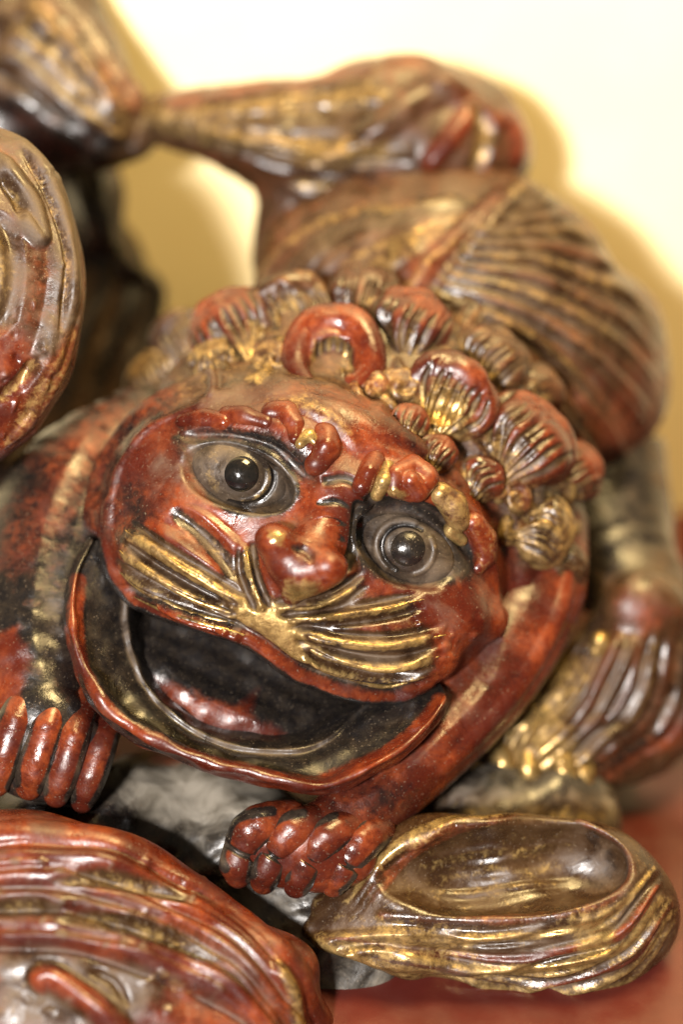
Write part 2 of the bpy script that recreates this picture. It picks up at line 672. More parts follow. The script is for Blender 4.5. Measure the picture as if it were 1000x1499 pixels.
box_sheet('table_top', [(-1.2, -0.9, 0), (1.2, -0.9, 0), (1.2, WALL_Y, 0), (-1.2, WALL_Y, 0),
                        (-1.2, -0.9, -0.03), (1.2, -0.9, -0.03), (1.2, WALL_Y, -0.03), (-1.2, WALL_Y, -0.03)],
          [(0, 1, 2, 3), (7, 6, 5, 4), (0, 4, 5, 1), (1, 5, 6, 2), (2, 6, 7, 3), (3, 7, 4, 0)], M_TABLE)
wy = WALL_Y + 0.001
box_sheet('wall', [(-1.6, wy, -0.6), (1.6, wy, -0.6), (1.6, wy, 1.8), (-1.6, wy, 1.8),
                   (-1.6, wy + 0.05, -0.6), (1.6, wy + 0.05, -0.6), (1.6, wy + 0.05, 1.8), (-1.6, wy + 0.05, 1.8)],
          [(0, 1, 2, 3), (7, 6, 5, 4), (0, 4, 5, 1), (1, 5, 6, 2), (2, 6, 7, 3), (3, 7, 4, 0)], M_WALL)

#MARK lion
# ------------------------------------------------------------------ the small lion
lion = thing('carved_lion', 'small carved lion with open black mouth, red and gold lacquer, curly mane and ribbed back', 'lion carving', (420, 1330, -180))

# ---- head
H = Vol((40, 395, -470), (900, 1230, 110), 3.0)
H.ell((512, 765, -330), (345, 345, 262), k=20)                       # skull under the mane
H.ell((430, 805, -160), (318, 262, 172), 24, k=26)                   # face
H.ell((395, 885, -50), (215, 80, 78), 24, k=34)                      # muzzle
H.ell((285, 850, -62), (125, 62, 66), 32, k=26)
H.ell((545, 935, -62), (130, 70, 70), 14, k=26)
H.ell((285, 770, -72), (85, 62, 62), 35, k=26)                       # cheeks
H.ell((620, 885, -92), (100, 62, 70), 20, k=26)
H.ell((708, 908, -130), (36, 34, 42), 20, k=16)
H.ell((500, 640, -70), (130, 70, 66), 24, k=40)                      # forehead
H.chain([(262, 626, -103, 20), (320, 624, -60, 27), (390, 628, -36, 30), (448, 656, -16, 32), (480, 692, -10, 25)], k=20, smooth=9)
H.chain([(530, 715, -8, 24), (575, 705, -12, 26), (640, 725, -45, 26), (695, 775, -85, 24), (722, 840, -130, 20)], k=20, smooth=9)
H.chain([(505, 705, -20, 30), (478, 760, -10, 38), (440, 835, 8, 46)], k=24, smooth=6)      # bridge of the nose
H.ell((345, 700, -12), (92, 46, 46), 22, 0, k=8, mode='cut')        # eye sockets
H.ell((598, 802, -16), (84, 56, 46), 26, 0, k=10, mode='cut')
lip = [(112, 770), (146, 788), (160, 845), (196, 886), (250, 908), (300, 924), (365, 946), (430, 993), (490, 1016), (545, 1026), (592, 1027), (640, 1008)]
H.prism(lip + [(700, 1010), (760, 1240), (80, 1250), (40, 900)], -235, 140, k=9)
hv, hf = H.mesh(2)
hd = Skin(hv, hf, (0.74, 0.0, 0.10, 0.2))
FT = -260
# face boundary rim, left
hd.stroke([(345, 572), (262, 598), (205, 632), (172, 680), (156, 740), (160, 800)], 12, 7, FT, (0.1, 0.1), paint={'d': 0.5})
hd.stroke([(330, 552), (245, 585), (185, 622), (148, 680), (132, 745)], 22, -16, -330, (0.2, 0.1), paint={'r': 0.2})
# groove between face and mane, right
hd.stroke([(560, 590), (640, 632), (700, 690), (735, 760), (752, 840), (756, 920)], 24, -18, -400, (0.2, 0.1), paint={'r': 0.6, 'a': 0.3})
hd.stroke([(430, 556), (500, 570), (560, 590)], 18, -7, FT, (0.3, 0.1))
# lids round the eyes
EL = [(256, 644), (290, 642), (340, 645), (392, 664), (424, 696), (430, 722), (408, 744), (360, 750), (318, 732), (284, 694), (256, 644)]
ER = [(528, 760), (560, 748), (606, 752), (648, 778), (672, 812), (676, 842), (650, 852), (600, 850), (560, 834), (534, 806), (528, 760)]
for e in (EL, ER):
    hd.fill(e, 20, {'r': 0.0, 'd': 0.8, 'a': 0.5, 'g': 0.0}, FT)
    hd.stroke(e, 9, 2, FT, paint={'d': 0.6, 'r': 0.0})
hd.stroke([(262, 640), (330, 638), (395, 654), (438, 690), (470, 710)], 12, -9, FT, (0.1, 0.2), paint={'r': 0.35, 'd': 0.0, 'a': 0})  # dark line the brow casts over the eye, painted into the groove
hd.stroke([(520, 748), (560, 738), (612, 742), (660, 772), (692, 820)], 12, -9, FT, (0.1, 0.2), paint={'r': 0.0, 'd': 0.0})
hd.fill([(515, 745), (600, 735), (670, 770), (700, 850), (660, 862), (560, 842), (520, 830)], 18, {'r': 0.05, 'd': 0.35, 'a': 0.3}, FT, amt=0.85)
hd.fill([(262, 626), (340, 624), (400, 634), (445, 662), (472, 702), (440, 694), (392, 660), (335, 642), (265, 642)], 7, {'r': 0.3, 'a': 0.0, 'd': 0.0, 'g': 0.0}, FT)  # shaded underside of the left brow, put into the paint as a darker band
# crease between the brows, wrinkles on the bridge
hd.stroke([(478, 704), (512, 702), (545, 735)], 9, -8, FT, paint={'d': 0.5, 'r': 0.1})
hd.stroke([(524, 740), (520, 790), (508, 830)], 10, -8, FT, paint={'r': 0.0, 'd': 0.3})
for q in ([(462, 738), (492, 734), (512, 744)], [(452, 766), (485, 762), (508, 770)], [(470, 786), (495, 786), (506, 794)]):
    hd.stroke(q, 6, -5, FT, (0.3, 0.3), paint={'r': 0.0})
hd.stroke([(545, 640), (600, 660), (650, 700), (690, 745)], 14, -6, FT, (0.3, 0.3))
hd.stroke([(390, 590), (450, 596), (500, 625), (530, 660)], 16, 5, FT, (0.3, 0.3), paint={'g': 0.38, 'd': 0.3})
hd.fill([(370, 575), (450, 570), (480, 600), (440, 615), (390, 595)], 20, {'g': 0.4, 'd': 0.3}, FT)
hd.fill([(250, 600), (330, 575), (420, 560), (500, 575), (560, 600), (520, 640), (440, 600), (330, 600)], 25, {'d': 0.48, 'r': 0.6, 'a': 0.5}, FT)
hd.fill([(230, 625), (262, 640), (300, 720), (270, 760), (225, 740), (205, 680)], 25, {'d': 0.5, 'r': 0.75}, FT)
hd.fill([(160, 700), (215, 700), (230, 760), (190, 800), (160, 790)], 22, {'r': 0.42}, FT)
hd.fill([(560, 600), (640, 640), (700, 700), (680, 740), (600, 660)], 25, {'d': 0.42, 'r': 0.55, 'a': 0.6}, FT)
# cheek folds and whiskers channels
hd.stroke([(250, 748), (285, 770), (325, 815), (362, 870)], 17, -10, FT, (0.15, 0.2), paint={'r': 0.0, 'g': 0.25, 'a': 0.6, 'd': 0.1})
hd.stroke([(268, 742), (315, 772), (360, 815)], 14, 6, FT, (0.3, 0.2), paint={'r': 0.95})
hd.stroke([(215, 760), (262, 800), (325, 850)], 18, 9, FT, (0.3, 0.2), paint={'r': 0.9})
hd.stroke([(372, 792), (366, 832), (384, 878)], 12, -7, FT, (0.2, 0.1), paint={'g': 0.5, 'r': 0.2})
hd.stroke([(398, 884), (430, 896), (475, 884), (520, 850)], 12, -6, FT, (0.1, 0.3), paint={'g': 0.6, 'r': 0.2})
gp = [(176, 778), (230, 790), (300, 840), (360, 862), (395, 885), (470, 880), (540, 868), (640, 905), (652, 950), (622, 1004), (560, 1018), (490, 1002), (430, 975), (380, 938), (300, 910), (200, 876), (172, 830)]
hd.fill(gp, 14, {'g': 0.36, 'r': 0.34, 'a': 0.75, 'd': 0.18}, FT)
hd.fill([(340, 870), (400, 880), (450, 905), (470, 950), (430, 975), (380, 935), (330, 905)], 18, {'g': 0.86, 'd': 0.05}, FT)
hd.fill([(530, 890), (650, 895), (660, 925), (560, 945), (500, 925)], 14, {'g': 0.22, 'r': 0.62, 'd': 0.2}, FT)
GW = {'g': 0.85, 'r': 0.1, 'd': 0.05}
WH = [([(352, 888), (300, 852), (240, 815), (184, 776)], 13), ([(348, 902), (280, 876), (220, 842), (174, 806)], 12),
      ([(342, 914), (270, 894), (215, 868), (176, 838)], 12), ([(356, 930), (300, 914), (240, 896), (196, 872)], 10),
      ([(385, 893), (366, 845), (358, 796)], 9),
      ([(402, 890), (455, 890), (500, 872), (536, 846)], 9), ([(420, 908), (490, 902), (560, 892), (622, 878)], 10),
      ([(432, 926), (500, 942), (580, 944), (652, 928)], 12), ([(442, 944), (510, 972), (580, 980), (642, 960)], 12),
      ([(440, 962), (500, 990), (560, 1004), (616, 996)], 10)]
for pts, ww in WH:
    P = np.array(pts, float)
    hd.stroke(P, ww * 1.15, 9, FT, (0.05, 0.25), paint={'g': 0.62, 'r': 0.2}, sharp=2.2)
    d = P[-1] - P[0]
    n = np.array([-d[1], d[0]]) / np.linalg.norm(d)
    hd.stroke(P + n * ww * 1.2, 8.5, -8, FT, (0.1, 0.2), paint={'g': 0.1, 'r': 0.1, 'a': 0.7, 'd': 0.1})
    hd.stroke(P - n * ww * 1.2, 8.5, -8, FT, (0.1, 0.2), paint={'g': 0.1, 'r': 0.1, 'a': 0.7, 'd': 0.1})
# upper lip bead
lipr = [(x, y - 7) for x, y in lip[1:]]
hd.stroke(lipr, 12, 9, -235, (0.05, 0.05), paint={'r': 0.98, 'g': 0.0, 'd': 0.05, 'a': 0}, facing=-0.2)
hd.stroke([(x + 2, y - 20) for x, y in lip[2:]], 7, -6, FT, (0.1, 0.1), paint={'a': 0.4, 'g': 0.1})
# mouth roof and throat stay black
hd.fill(lip + [(700, 1010), (760, 1240), (80, 1250), (40, 900)], 4, {'r': 0.0, 'd': 0.0, 'a': 0, 'g': 0})
# right cheek: rough, worn
for _ in range(26):
    x, y = rng.uniform(590, 725), rng.uniform(868, 960)
    hd.stroke([(x, y), (x + rng.uniform(-14, 14), y + rng.uniform(6, 20))], rng.uniform(5, 9), rng.uniform(-4, 4), FT, (0.3, 0.3))
hd.fill([(600, 860), (700, 850), (740, 880), (735, 950), (650, 980)], 20, {'r': 0.85, 'd': 0.3, 'g': 0.0}, FT)
# scalp under the curls
scalp = [(150, 600), (200, 510), (330, 430), (420, 405), (560, 405), (720, 490), (860, 640), (880, 860), (770, 930), (750, 800), (690, 680), (560, 592), (430, 558), (330, 572), (230, 610)]
hd.fill(scalp, 10, {'a': 0.7, 'r': 0.40, 'g': 0.26, 'd': 0.26})
for _ in range(70):
    x, y = rng.uniform(200, 860), rng.uniform(415, 860)
    if poly_sd(np.array([x]), np.array([y]), np.array(scalp, float))[0] > -12:
        continue
    a = rng.uniform(0, 6.28)
    q = rng.uniform(14, 30)
    arc = [(x + q * math.cos(a + b), y + q * math.sin(a + b)) for b in (0, 0.8, 1.6, 2.4)]
    hd.stroke(arc, rng.uniform(8, 13), rng.uniform(6, 13), -420, (0.3, 0.3), paint={'d': rng.uniform(0.2, 0.7), 'g': rng.uniform(0, 0.6), 'r': rng.uniform(0.1, 0.7)})
hd.fill([(60, 600), (200, 520), (240, 590), (160, 680), (140, 760), (60, 900)], 25, {'r': 0.35, 'a': 0.0, 'd': 0.0, 'g': 0.0}, amt=1)
hd.fill([(740, 850), (860, 800), (860, 1000), (700, 1200), (640, 1100), (745, 930)], 12, {'r': 0.7, 'a': 0.5, 'd': 0.15, 'g': 0})
hd.wobble(1.3, 70)
hd.renormal(1)
hd.dust_up(0.5, 0.5, 0.98)
hd.fill([(60, 600), (150, 480), (215, 520), (250, 580), (170, 670), (140, 760), (60, 900)], 20, {'r': 0.5, 'a': 0.0, 'd': 0.0, 'g': 0.0})
head = emit('head', hd, lion)


def surf(x, y):
    return H.top(x, y)


# ---- whisker strands: gilded, carved proud of the lip
for pts, ww in WH:
    P = cr(np.array(pts, float), 14)
    V = Vol((P[:, 0].min() - 25, P[:, 1].min() - 25, -230), (P[:, 0].max() + 25, P[:, 1].max() + 25, 100), 2.2)
    # follow the sculpted skin
    I = np.nonzero((hd.N[:, 2] > 0.1) & (hd.V[:, 2] > FT))[0]
    X = hd.V[I]
    tt = []
    for p in P:
        d2 = (X[:, 0] - p[0]) ** 2 + (X[:, 1] - p[1]) ** 2
        tt.append(X[np.argmin(d2), 2])
    tt = np.convolve(np.pad(tt, 2, 'edge'), np.ones(5) / 5, 'valid')
    prof = np.interp(np.linspace(0, 1, 14), [0, 0.15, 0.7, 1], [0.5, 0.9, 0.8, 0.3])
    V.chain([(p[0] + 1.5 * math.sin(p[0] * 0.09), p[1] + 1.2 * math.sin(p[0] * 0.07), t - ww * 0.22, ww * 0.46 * f) for p, t, f in zip(P, tt, prof)], k=2)
    v, f = V.mesh(1)
    s = Skin(v, f, (0.12, 0.62, 0.12, 0.7))
    s.C[:, 1] += 0.25 * np.sin(v[:, 0] * 0.05 + ww)
    emit('whisker', s, head)

# ---- nose
V = Vol((340, 730, -60), (540, 910, 120), 2.2)
V.ell((403, 793, 50), (32, 28, 32), 24, k=7)
V.ell((481, 830, 55), (29, 27, 30), 24, k=6)
V.ell((438, 832, 38), (52, 38, 38), 24, k=20)
V.chain([(440, 840, 40, 30), (427, 872, 26, 15)], k=18)
V.chain([(484, 750, -18, 36), (455, 805, 14, 36)], k=26)
v, f = V.mesh(2)
ns = Skin(v, f, (0.86, 0.0, 0.05, 0.2))
ns.stroke([(425, 800), (450, 808), (458, 826)], 9, -6, 0, (0.3, 0.3), paint={'r': 0.3})
ns.fill([(420, 850), (470, 850), (470, 870), (430, 888), (415, 870)], 10, {'g': 0.75}, 0)
ns.fill([(390, 775), (420, 780), (415, 800), (395, 795)], 8, {'g': 0.62}, 0)
ns.fill([(435, 790), (475, 800), (470, 835), (440, 830)], 14, {'r': 0.45, 'd': 0.35}, 0)
ns.renormal()
emit('nose', ns, head)

# ---- eyes
for (cx, cy, ang, t0) in ((352, 694, 20, -46), (596, 803, 26, -50)):
    V = Vol((cx - 95, cy - 80, t0 - 60), (cx + 95, cy + 80, t0 + 75), 2.0)
    V.ell((cx, cy, t0), (74, 47, 27), ang, k=3)
    V.ell((cx, cy, t0 + 6), (44, 40, 28), ang, k=10)
    v, f = V.mesh(2)
    s = Skin(v, f, (0, 0.04, 0.62, 0.35))
    ca, sa = math.cos(math.radians(ang)), math.sin(math.radians(ang))

    def ell_line(a, b, q0=0, q1=2 * math.pi):
        return [(cx + a * math.cos(q) * ca - b * math.sin(q) * sa, cy + a * math.cos(q) * sa + b * math.sin(q) * ca) for q in np.linspace(q0, q1, 17)]
    if cx > 500:
        s.stroke(ell_line(47, 41, 1.9, 4.6), 6, 3, t0, paint={'d': 0.8, 'g': 0.1})
        s.stroke(ell_line(38, 35, 1.6, 4.9), 5, -4, t0, paint={'d': 0.1, 'a': 0.1, 'g': 0})
        s.stroke(ell_line(41, 38, -0.9, 0.9), 5, 2.5, t0, paint={'d': 0.7, 'g': 0.3})
    else:
        s.stroke(ell_line(42, 39, -0.5, 1.2), 6, 2.5, t0, paint={'d': 0.6, 'g': 0.35})
        s.stroke(ell_line(47, 40, 2.2, 4.6), 14, 1, t0, paint={'d': 0.8, 'g': 0.35})
        s.stroke(ell_line(51, 44, -0.8, 1.6), 5, -4, t0, paint={'d': 0.1, 'a': 0.1, 'g': 0})
    s.renormal()
    eye = emit('eye', s, head)
    V = Vol((cx - 50, cy - 50, t0 - 10), (cx + 50, cy + 50, t0 + 75), 2.0)
    V.ell((cx + 1, cy, t0 + 18), (31, 30, 21), ang, k=3)
    if cx > 500:
        V.chain([(cx + 4, cy - 4, t0 + 50, 5), (cx + 22, cy + 14, t0 + 44, 5)], k=4, mode='cut')
    v, f = V.mesh(2)
    emit('iris', Skin(v, f, (0, 0, 0.22, 0)), eye, M_GLASS if cx < 500 else None)

# ---- eyebrow curls


def blob(name, pts, parent, base, strokes=(), k=6, h=2.2, smooth=0, paints=(), relax=2, cuts=()):
    P = np.array(pts, float)
    rm = P[:, 3].max() + 14
    V = Vol(P[:, :3].min(0) - rm, P[:, :3].max(0) + rm, h)
    V.chain(P, k=k, smooth=smooth)
    for c in cuts:
        V.chain(c, k=5, mode='cut')
    v, f = V.mesh(relax)
    s = Skin(v, f, base)
    for st in strokes:
        s.stroke(*st[:3], **(st[3] if len(st) > 3 else {}))
    for poly, soft, p in paints:
        s.fill(poly, soft, p)
    if name != 'toe':
        s.wobble(0.8, 40)
    s.renormal()
    return emit(name, s, parent)


RED = (0.92, 0.0, 0.05, 0.2)
TOE = (0.66, 0.0, 0.12, 0.2)
RDK = (0.74, 0.05, 0.1, 0.3)
GLD = (0.25, 0.62, 0.12, 0.7)


def on(x, y, r, sink=0.35, dz=0):
    return (x, y, surf(x, y) - r * sink + dz, r)


blob('brow_curl', [on(268, 616, 12), on(298, 612, 15), on(328, 617, 14)], head, RDK)
blob('brow_curl', [on(332, 608, 14), on(360, 610, 16), on(388, 618, 12)], head, RDK)
blob('brow_curl', [on(398, 604, 17), on(418, 606, 21), on(432, 622, 15), on(432, 642, 10)], head, RED)
blob('brow_curl', [on(440, 650, 9, 0.2), on(452, 638, 11, 0.2), on(462, 648, 9, 0.2)], head, GLD)
blob('brow_curl', [on(476, 636, 20, 0.3), on(478, 656, 23, 0.3), on(464, 678, 19, 0.3)], head, RED)
blob('brow_curl', [on(548, 674, 17, 0.3), on(540, 694, 19, 0.3), on(530, 712, 16, 0.3)], head, RED)
blob('brow_curl', [on(568, 684, 11, 0.2), on(562, 704, 12, 0.2), on(552, 724, 10, 0.2)], head, GLD)
sp = [on(600, 722, 14, 0.1), on(578, 716, 14, 0.1), on(580, 695, 16, 0.1), on(604, 684, 20, 0.1), on(624, 700, 20, 0.1), on(612, 718, 18, 0.1), on(602, 704, 15, 0.1, 6)]
blob('brow_curl', sp, head, RED, paints=[([(570, 705), (600, 725), (590, 735), (565, 725)], 8, {'g': 0.7})])
blob('brow_curl', [on(646, 722, 18, 0.2), on(662, 738, 22, 0.2), on(672, 762, 18, 0.2)], head, (0.5, 0.5, 0.3, 0.5))
blob('brow_curl', [on(668, 762, 12, 0.2), on(660, 778, 12, 0.2), on(676, 790, 10, 0.2)], head, GLD)
blob('brow_curl', [on(694, 765, 17, 0.2), on(708, 788, 20, 0.2), on(712, 815, 16, 0.2), on(700, 832, 11, 0.2)], head, (0.85, 0.25, 0.1, 0.3))

# ---- mane curls


def curl(cx, cy, r, ang, style, base, lift=0.25, squash=0.85):
    """a carved lock: a domed fan of combed hair under a rolled ridge, or a tight spiral"""
    t0 = surf(cx, cy)
    a0 = math.radians(ang)
    V = Vol((cx - r * 1.6, cy - r * 1.6, t0 - r * 1.6), (cx + r * 1.6, cy + r * 1.6, t0 + r * 1.7), max(2.2, r / 26))

    def pt(u, v):
        return (cx + u * math.cos(a0) - v * math.sin(a0), cy + u * math.sin(a0) + v * math.cos(a0))

    def tt(x, y):
        return 0.55 * t0 + 0.45 * max(surf(x, y), t0 - r * 0.9)
    top = r * (0.50 + lift)
    side = 1 if ang > 10 else -1
    if style == 'ring':
        V.ell((cx, cy, t0 - r * 0.3), (r * 0.9, r * squash * 0.9, r * (0.40 + lift)), ang, k=6)
        n = 26
        pts = []
        for i in range(n):
            s = i / (n - 1)
            th = math.pi * 0.6 + s * math.pi * 2.5
            rr = r * (0.86 - 0.68 * s)
            x, y = pt(rr * math.cos(th), rr * math.sin(th) * squash)
            pts.append((x, y, tt(x, y) + r * (0.02 + 0.36 * s), r * (0.25 - 0.08 * s)))
        V.chain(pts, k=4)
    else:
        x1, y1 = pt(0, r * 0.18)
        V.ell((x1, y1, t0 - r * 0.20), (r * 0.80, r * squash * 0.88, top), ang, k=6)
        if style == 'shell':
            V.ell((*pt(0, -r * 0.15), t0 - r * 0.12), (r * 0.86, r * squash * 0.66, top * 1.05), ang, k=10)
        # rolled lower end of the lock
        tp = pt(side * r * 0.22, r * 0.92 * squash)
        V.chain([(*pt(0, r * 0.3), tt(*pt(0, r * 0.3)) + r * 0.18, r * 0.42), (*tp, tt(*tp) + r * 0.14, r * 0.24)], k=12)
        tq = pt(-side * r * 0.10, r * 1.08 * squash)
        V.chain([(*tp, tt(*tp) + r * 0.16, r * 0.20), (*tq, tt(*tq) + r * 0.12, r * 0.15)], k=6)
        if style == 'arch':
            V.ell((*pt(0, r * 0.05), t0 + top * 0.95), (r * 0.40, r * 0.50, r * 0.50), ang, k=6, mode='cut')
        n = 15
        sweep = math.pi * (1.35 if style == 'arch' else 1.05)
        pts = []
        for i in range(n):
            s = i / (n - 1)
            th = -math.pi * 0.5 - sweep / 2 + s * sweep
            x, y = pt(r * 0.82 * math.cos(th), r * 0.82 * math.sin(th) * squash)
            x += rng.normal(0, r * 0.010)
            y += rng.normal(0, r * 0.010)
            pts.append((x, y, tt(x, y) + r * (0.02 + 0.30 * math.sin(s * math.pi) * (0.6 + 0.8 * s if ang > 10 else 1.4 - 0.8 * s)), r * (0.12 + 0.15 * math.sin(s * math.pi)) * (1.25 if style == 'arch' else 0.5)))
        V.chain(pts, k=r * 0.16)
    v, f = V.mesh(2)
    s = Skin(v, f, base)
    if style != 'ring':
        nl = 8 if r > 40 else 5
        bend = rng.normal(0, 0.16)
        for i in range(nl):
            q = -1 + 2 * (i + 0.5) / nl + rng.normal(0, 0.05)
            L = [pt(q * r * 0.80, -r * squash * 0.62), pt(q * r * 0.80 + bend * r, -0.05 * r), pt(q * r * 0.50 + bend * r * 0.6 + side * r * 0.08, r * squash * 0.5), pt(q * r * 0.16 + side * r * 0.2, r * squash)]
            s.stroke(L, r * 0.075, -r * 0.085, taper=(0.15, 0.15), paint={'a': 0.9, 'r': 0.05, 'g': 0.2, 'd': 0.3})
        for i in range(2):
            q = rng.uniform(-0.8, 0.8)
            s.stroke([pt(q * r, -r * squash * 0.9), pt(q * r * 1.05, -r * squash * 0.6), pt(q * r * 0.9, -r * squash * 0.2)], r * 0.10, -r * 0.04, taper=(0.3, 0.3))
    p1, p2, p3, p4 = pt(-r, r * 0.15), pt(r, r * 0.15), pt(r * 0.8, r), pt(-r * 0.8, r)
    s.fill([p1, p2, p3, p4], r * 0.35, {'g': rng.uniform(0.35, 0.65), 'r': rng.uniform(0.2, 0.5), 'a': 0.8}, amt=0.8)
    if style == 'arch':
        s.fill([pt(0.36 * r * math.cos(q), 0.14 * r + 0.40 * r * math.sin(q)) for q in np.linspace(0, 6.28, 12)[:-1]], r * 0.12, {'g': 0.80, 'd': 0.25, 'r': 0.05, 'a': 0.8})
    s.wobble(r * 0.035, r * 0.8)
    s.renormal()
    s.dust_up(0.42, 0.55, 0.98)
    return emit('mane_curl', s, head)


MR = (0.66, 0.06, 0.12, 0.5)
MB = (0.42, 0.24, 0.22, 0.75)
# the big open curl over the brow: a thick hook rolled round a gilded hollow
V = Vol((395, 425, -330), (590, 605, 40), 2.4)
hk = [(452, 560, 13), (434, 534, 19), (438, 496, 23), (468, 470, 25), (508, 470, 26), (537, 498, 25), (544, 540, 22), (522, 563, 17), (499, 552, 12)]
V.ell((490, 520, surf(490, 520) - 20), (62, 56, 44), 8, k=8)
V.ell((486, 528, surf(486, 528) + 32), (34, 40, 40), 8, k=6, mode='cut')
V.chain([(x, y, 0.5 * surf(x, y) + 0.5 * surf(490, 520) + 4 + 10 * math.sin(math.pi * i / 8), r) for i, (x, y, r) in enumerate(hk)], k=7, smooth=22)
v, f = V.mesh(2)
s = Skin(v, f, (0.84, 0.0, 0.08, 0.3))
s.fill([(462, 500), (492, 492), (516, 510), (518, 545), (492, 560), (466, 552), (456, 525)], 8, {'g': 0.72, 'r': 0.1, 'd': 0.2, 'a': 0.8})
for i in range(5):
    s.stroke([(466 + 11 * i, 500), (468 + 10 * i, 528), (474 + 7 * i, 556)], 4.5, -4, paint={'a': 0.9, 'g': 0.3})
s.wobble(1.5, 60)
s.renormal()
s.dust_up(0.4, 0.55, 0.98)
emit('mane_curl', s, head)
curl(598, 478, 70, 20, 'shell', MR, 0.34)
curl(656, 588, 72, 34, 'arch', MR, 0.42)
curl(716, 528, 66, 38, 'shell', MB, 0.32)
curl(766, 650, 88, 48, 'shell', MR, 0.42)
curl(788, 570, 48, 45, 'ring', MB, 0.34)
curl(793, 778, 64, 100, 'shell', (0.4, 0.5, 0.15, 0.7), 0.32, 0.75)
curl(838, 690, 54, 62, 'shell', MR, 0.3)
curl(684, 466, 48, 30, 'shell', MB, 0.28)
curl(588, 568, 42, 10, 'ring', (0.5, 0.4, 0.15, 0.6), 0.24)
curl(424, 456, 60, -8, 'arch', MB, 0.22)
curl(344, 486, 80, -38, 'shell', (0.74, 0.0, 0.28, 0.5), 0.14)
curl(316, 534, 46, -24, 'shell', (0.4, 0.45, 0.15, 0.7), 0.22)
curl(236, 556, 60, -52, 'shell', (0.4, 0.42, 0.12, 0.7), 0.24)
curl(268, 500, 56, -42, 'shell', MB, 0.2)
curl(532, 436, 62, 4, 'shell', (0.5, 0.15, 0.35, 0.8), 0.24)
curl(640, 664, 36, 30, 'shell', MR, 0.2)
curl(824, 834, 46, 96, 'shell', MB, 0.2)
curl(716, 604, 34, 30, 'ring', MB, 0.3)
curl(545, 566, 34, 0, 'ring', (0.6, 0.35, 0.15, 0.6), 0.28)
curl(402, 526, 36, 0, 'ring', (0.45, 0.4, 0.15, 0.7), 0.2)
curl(706, 700, 40, 44, 'shell', MR, 0.2)
curl(600, 618, 34, 20, 'shell', MR, 0.12)
curl(640, 432, 44, 16, 'shell', MB, 0.2)
curl(748, 486, 40, 36, 'ring', MB, 0.22)
curl(756, 730, 34, 70, 'ring', (0.5, 0.35, 0.1, 0.6), 0.2)

# ---- lower jaw: a black bowl with a red rim
rim = np.array([(132, 786, -100), (106, 846, -62), (101, 930, -22), (130, 1018, 8), (208, 1088, 26), (338, 1134, 36), (468, 1157, 36), (560, 1122, 22), (612, 1082, 2), (654, 1026, -46), (648, 998, -90)], float)
cen = np.array([360, 960, 0])


def toward(P, px, dt, c=cen):
    Q = P.copy()
    d = c[:2] - P[:, :2]
    d /= np.linalg.norm(d, axis=1)[:, None]
    Q[:, :2] += d * np.asarray(px).reshape(-1, 1)
    Q[:, 2] += dt
    return Q


g1 = np.array([(165, 800, -125), (182, 856, -118), (186, 930, -96), (216, 1010, -70), (272, 1062, -52), (352, 1094, -42), (430, 1100, -42), (486, 1076, -56), (520, 1046, -80), (556, 1020, -110), (560, 1005, -130)], float)
g2 = toward(g1, 30, -50)
g3 = toward(g1, 70, -85)
rw = np.array([0.30, 0.35, 0.55, 1.15, 1.05, 0.75, 0.70, 0.55, 0.45, 0.40, 0.40])
rows = [toward(rim, 190, -230), toward(rim, 60, -170), toward(rim, 6, -95), toward(rim, -6, -40), rim + (0, 0, -12), toward(rim, 7 * rw, 3), toward(rim, 18 * rw, 3), toward(rim, 27 * rw, -8),
        rim * 0.62 + g1 * 0.38 + (0, 0, -3), rim * 0.3 + g1 * 0.7 + (0, 0, 2), toward(g1, -6, 8), toward(g1, 3, 7), toward(g1, 12, -10), g2, g3]
jw = loft(rows, 260, 200, (0, 0, 0.0, 0))
jw.stroke([tuple(p[:2]) for p in toward(rim, 10, 0)[1:-1]], 17, 1.0, -200, paint={'r': 0.80, 'd': 0.05}, facing=-1)
jw.line([tuple(p[:2]) for p in toward(rim, -4, 0)[2:9]], 18, {'r': 0.75, 'd': 0.2}, -200)
jw.line([tuple(p[:2]) for p in toward(g1, -2, 0)[1:8]], 10, {'d': 0.62, 'a': 0.4}, -140)
jw.fill([(490, 1090), (560, 1040), (640, 1010), (640, 1050), (560, 1105)], 22, {'d': 0.32}, -140, amt=0.7)
jw.fill([(560, 1100), (640, 1040), (650, 1060), (590, 1110), (480, 1150), (470, 1130)], 10, {'r': 0.85}, -140)
jw.fill([(105, 860), (135, 830), (150, 880), (150, 980), (115, 960)], 18, {'d': 0.30}, -160)
jw.stroke([(112, 985), (140, 1040), (220, 1098), (300, 1128)], 7, -5, -60, (0.2, 0.2), paint={'r': 0.3, 'd': 0.3})
# hand-cut irregularity
ph = rng.uniform(0, 6, 6)
jw.V[:, 2] += 2.0 * np.sin(jw.V[:, 0] * 0.045 + ph[0]) * np.sin(jw.V[:, 1] * 0.05 + ph[1]) + 1.2 * np.sin(jw.V[:, 0] * 0.11 + ph[2])
jw.V[:, 1] += 2.0 * np.sin(jw.V[:, 0] * 0.04 + ph[3])
jw.wobble(1.6, 55)
jw.renormal(1)
jaw = emit('lower_jaw', jw, lion)

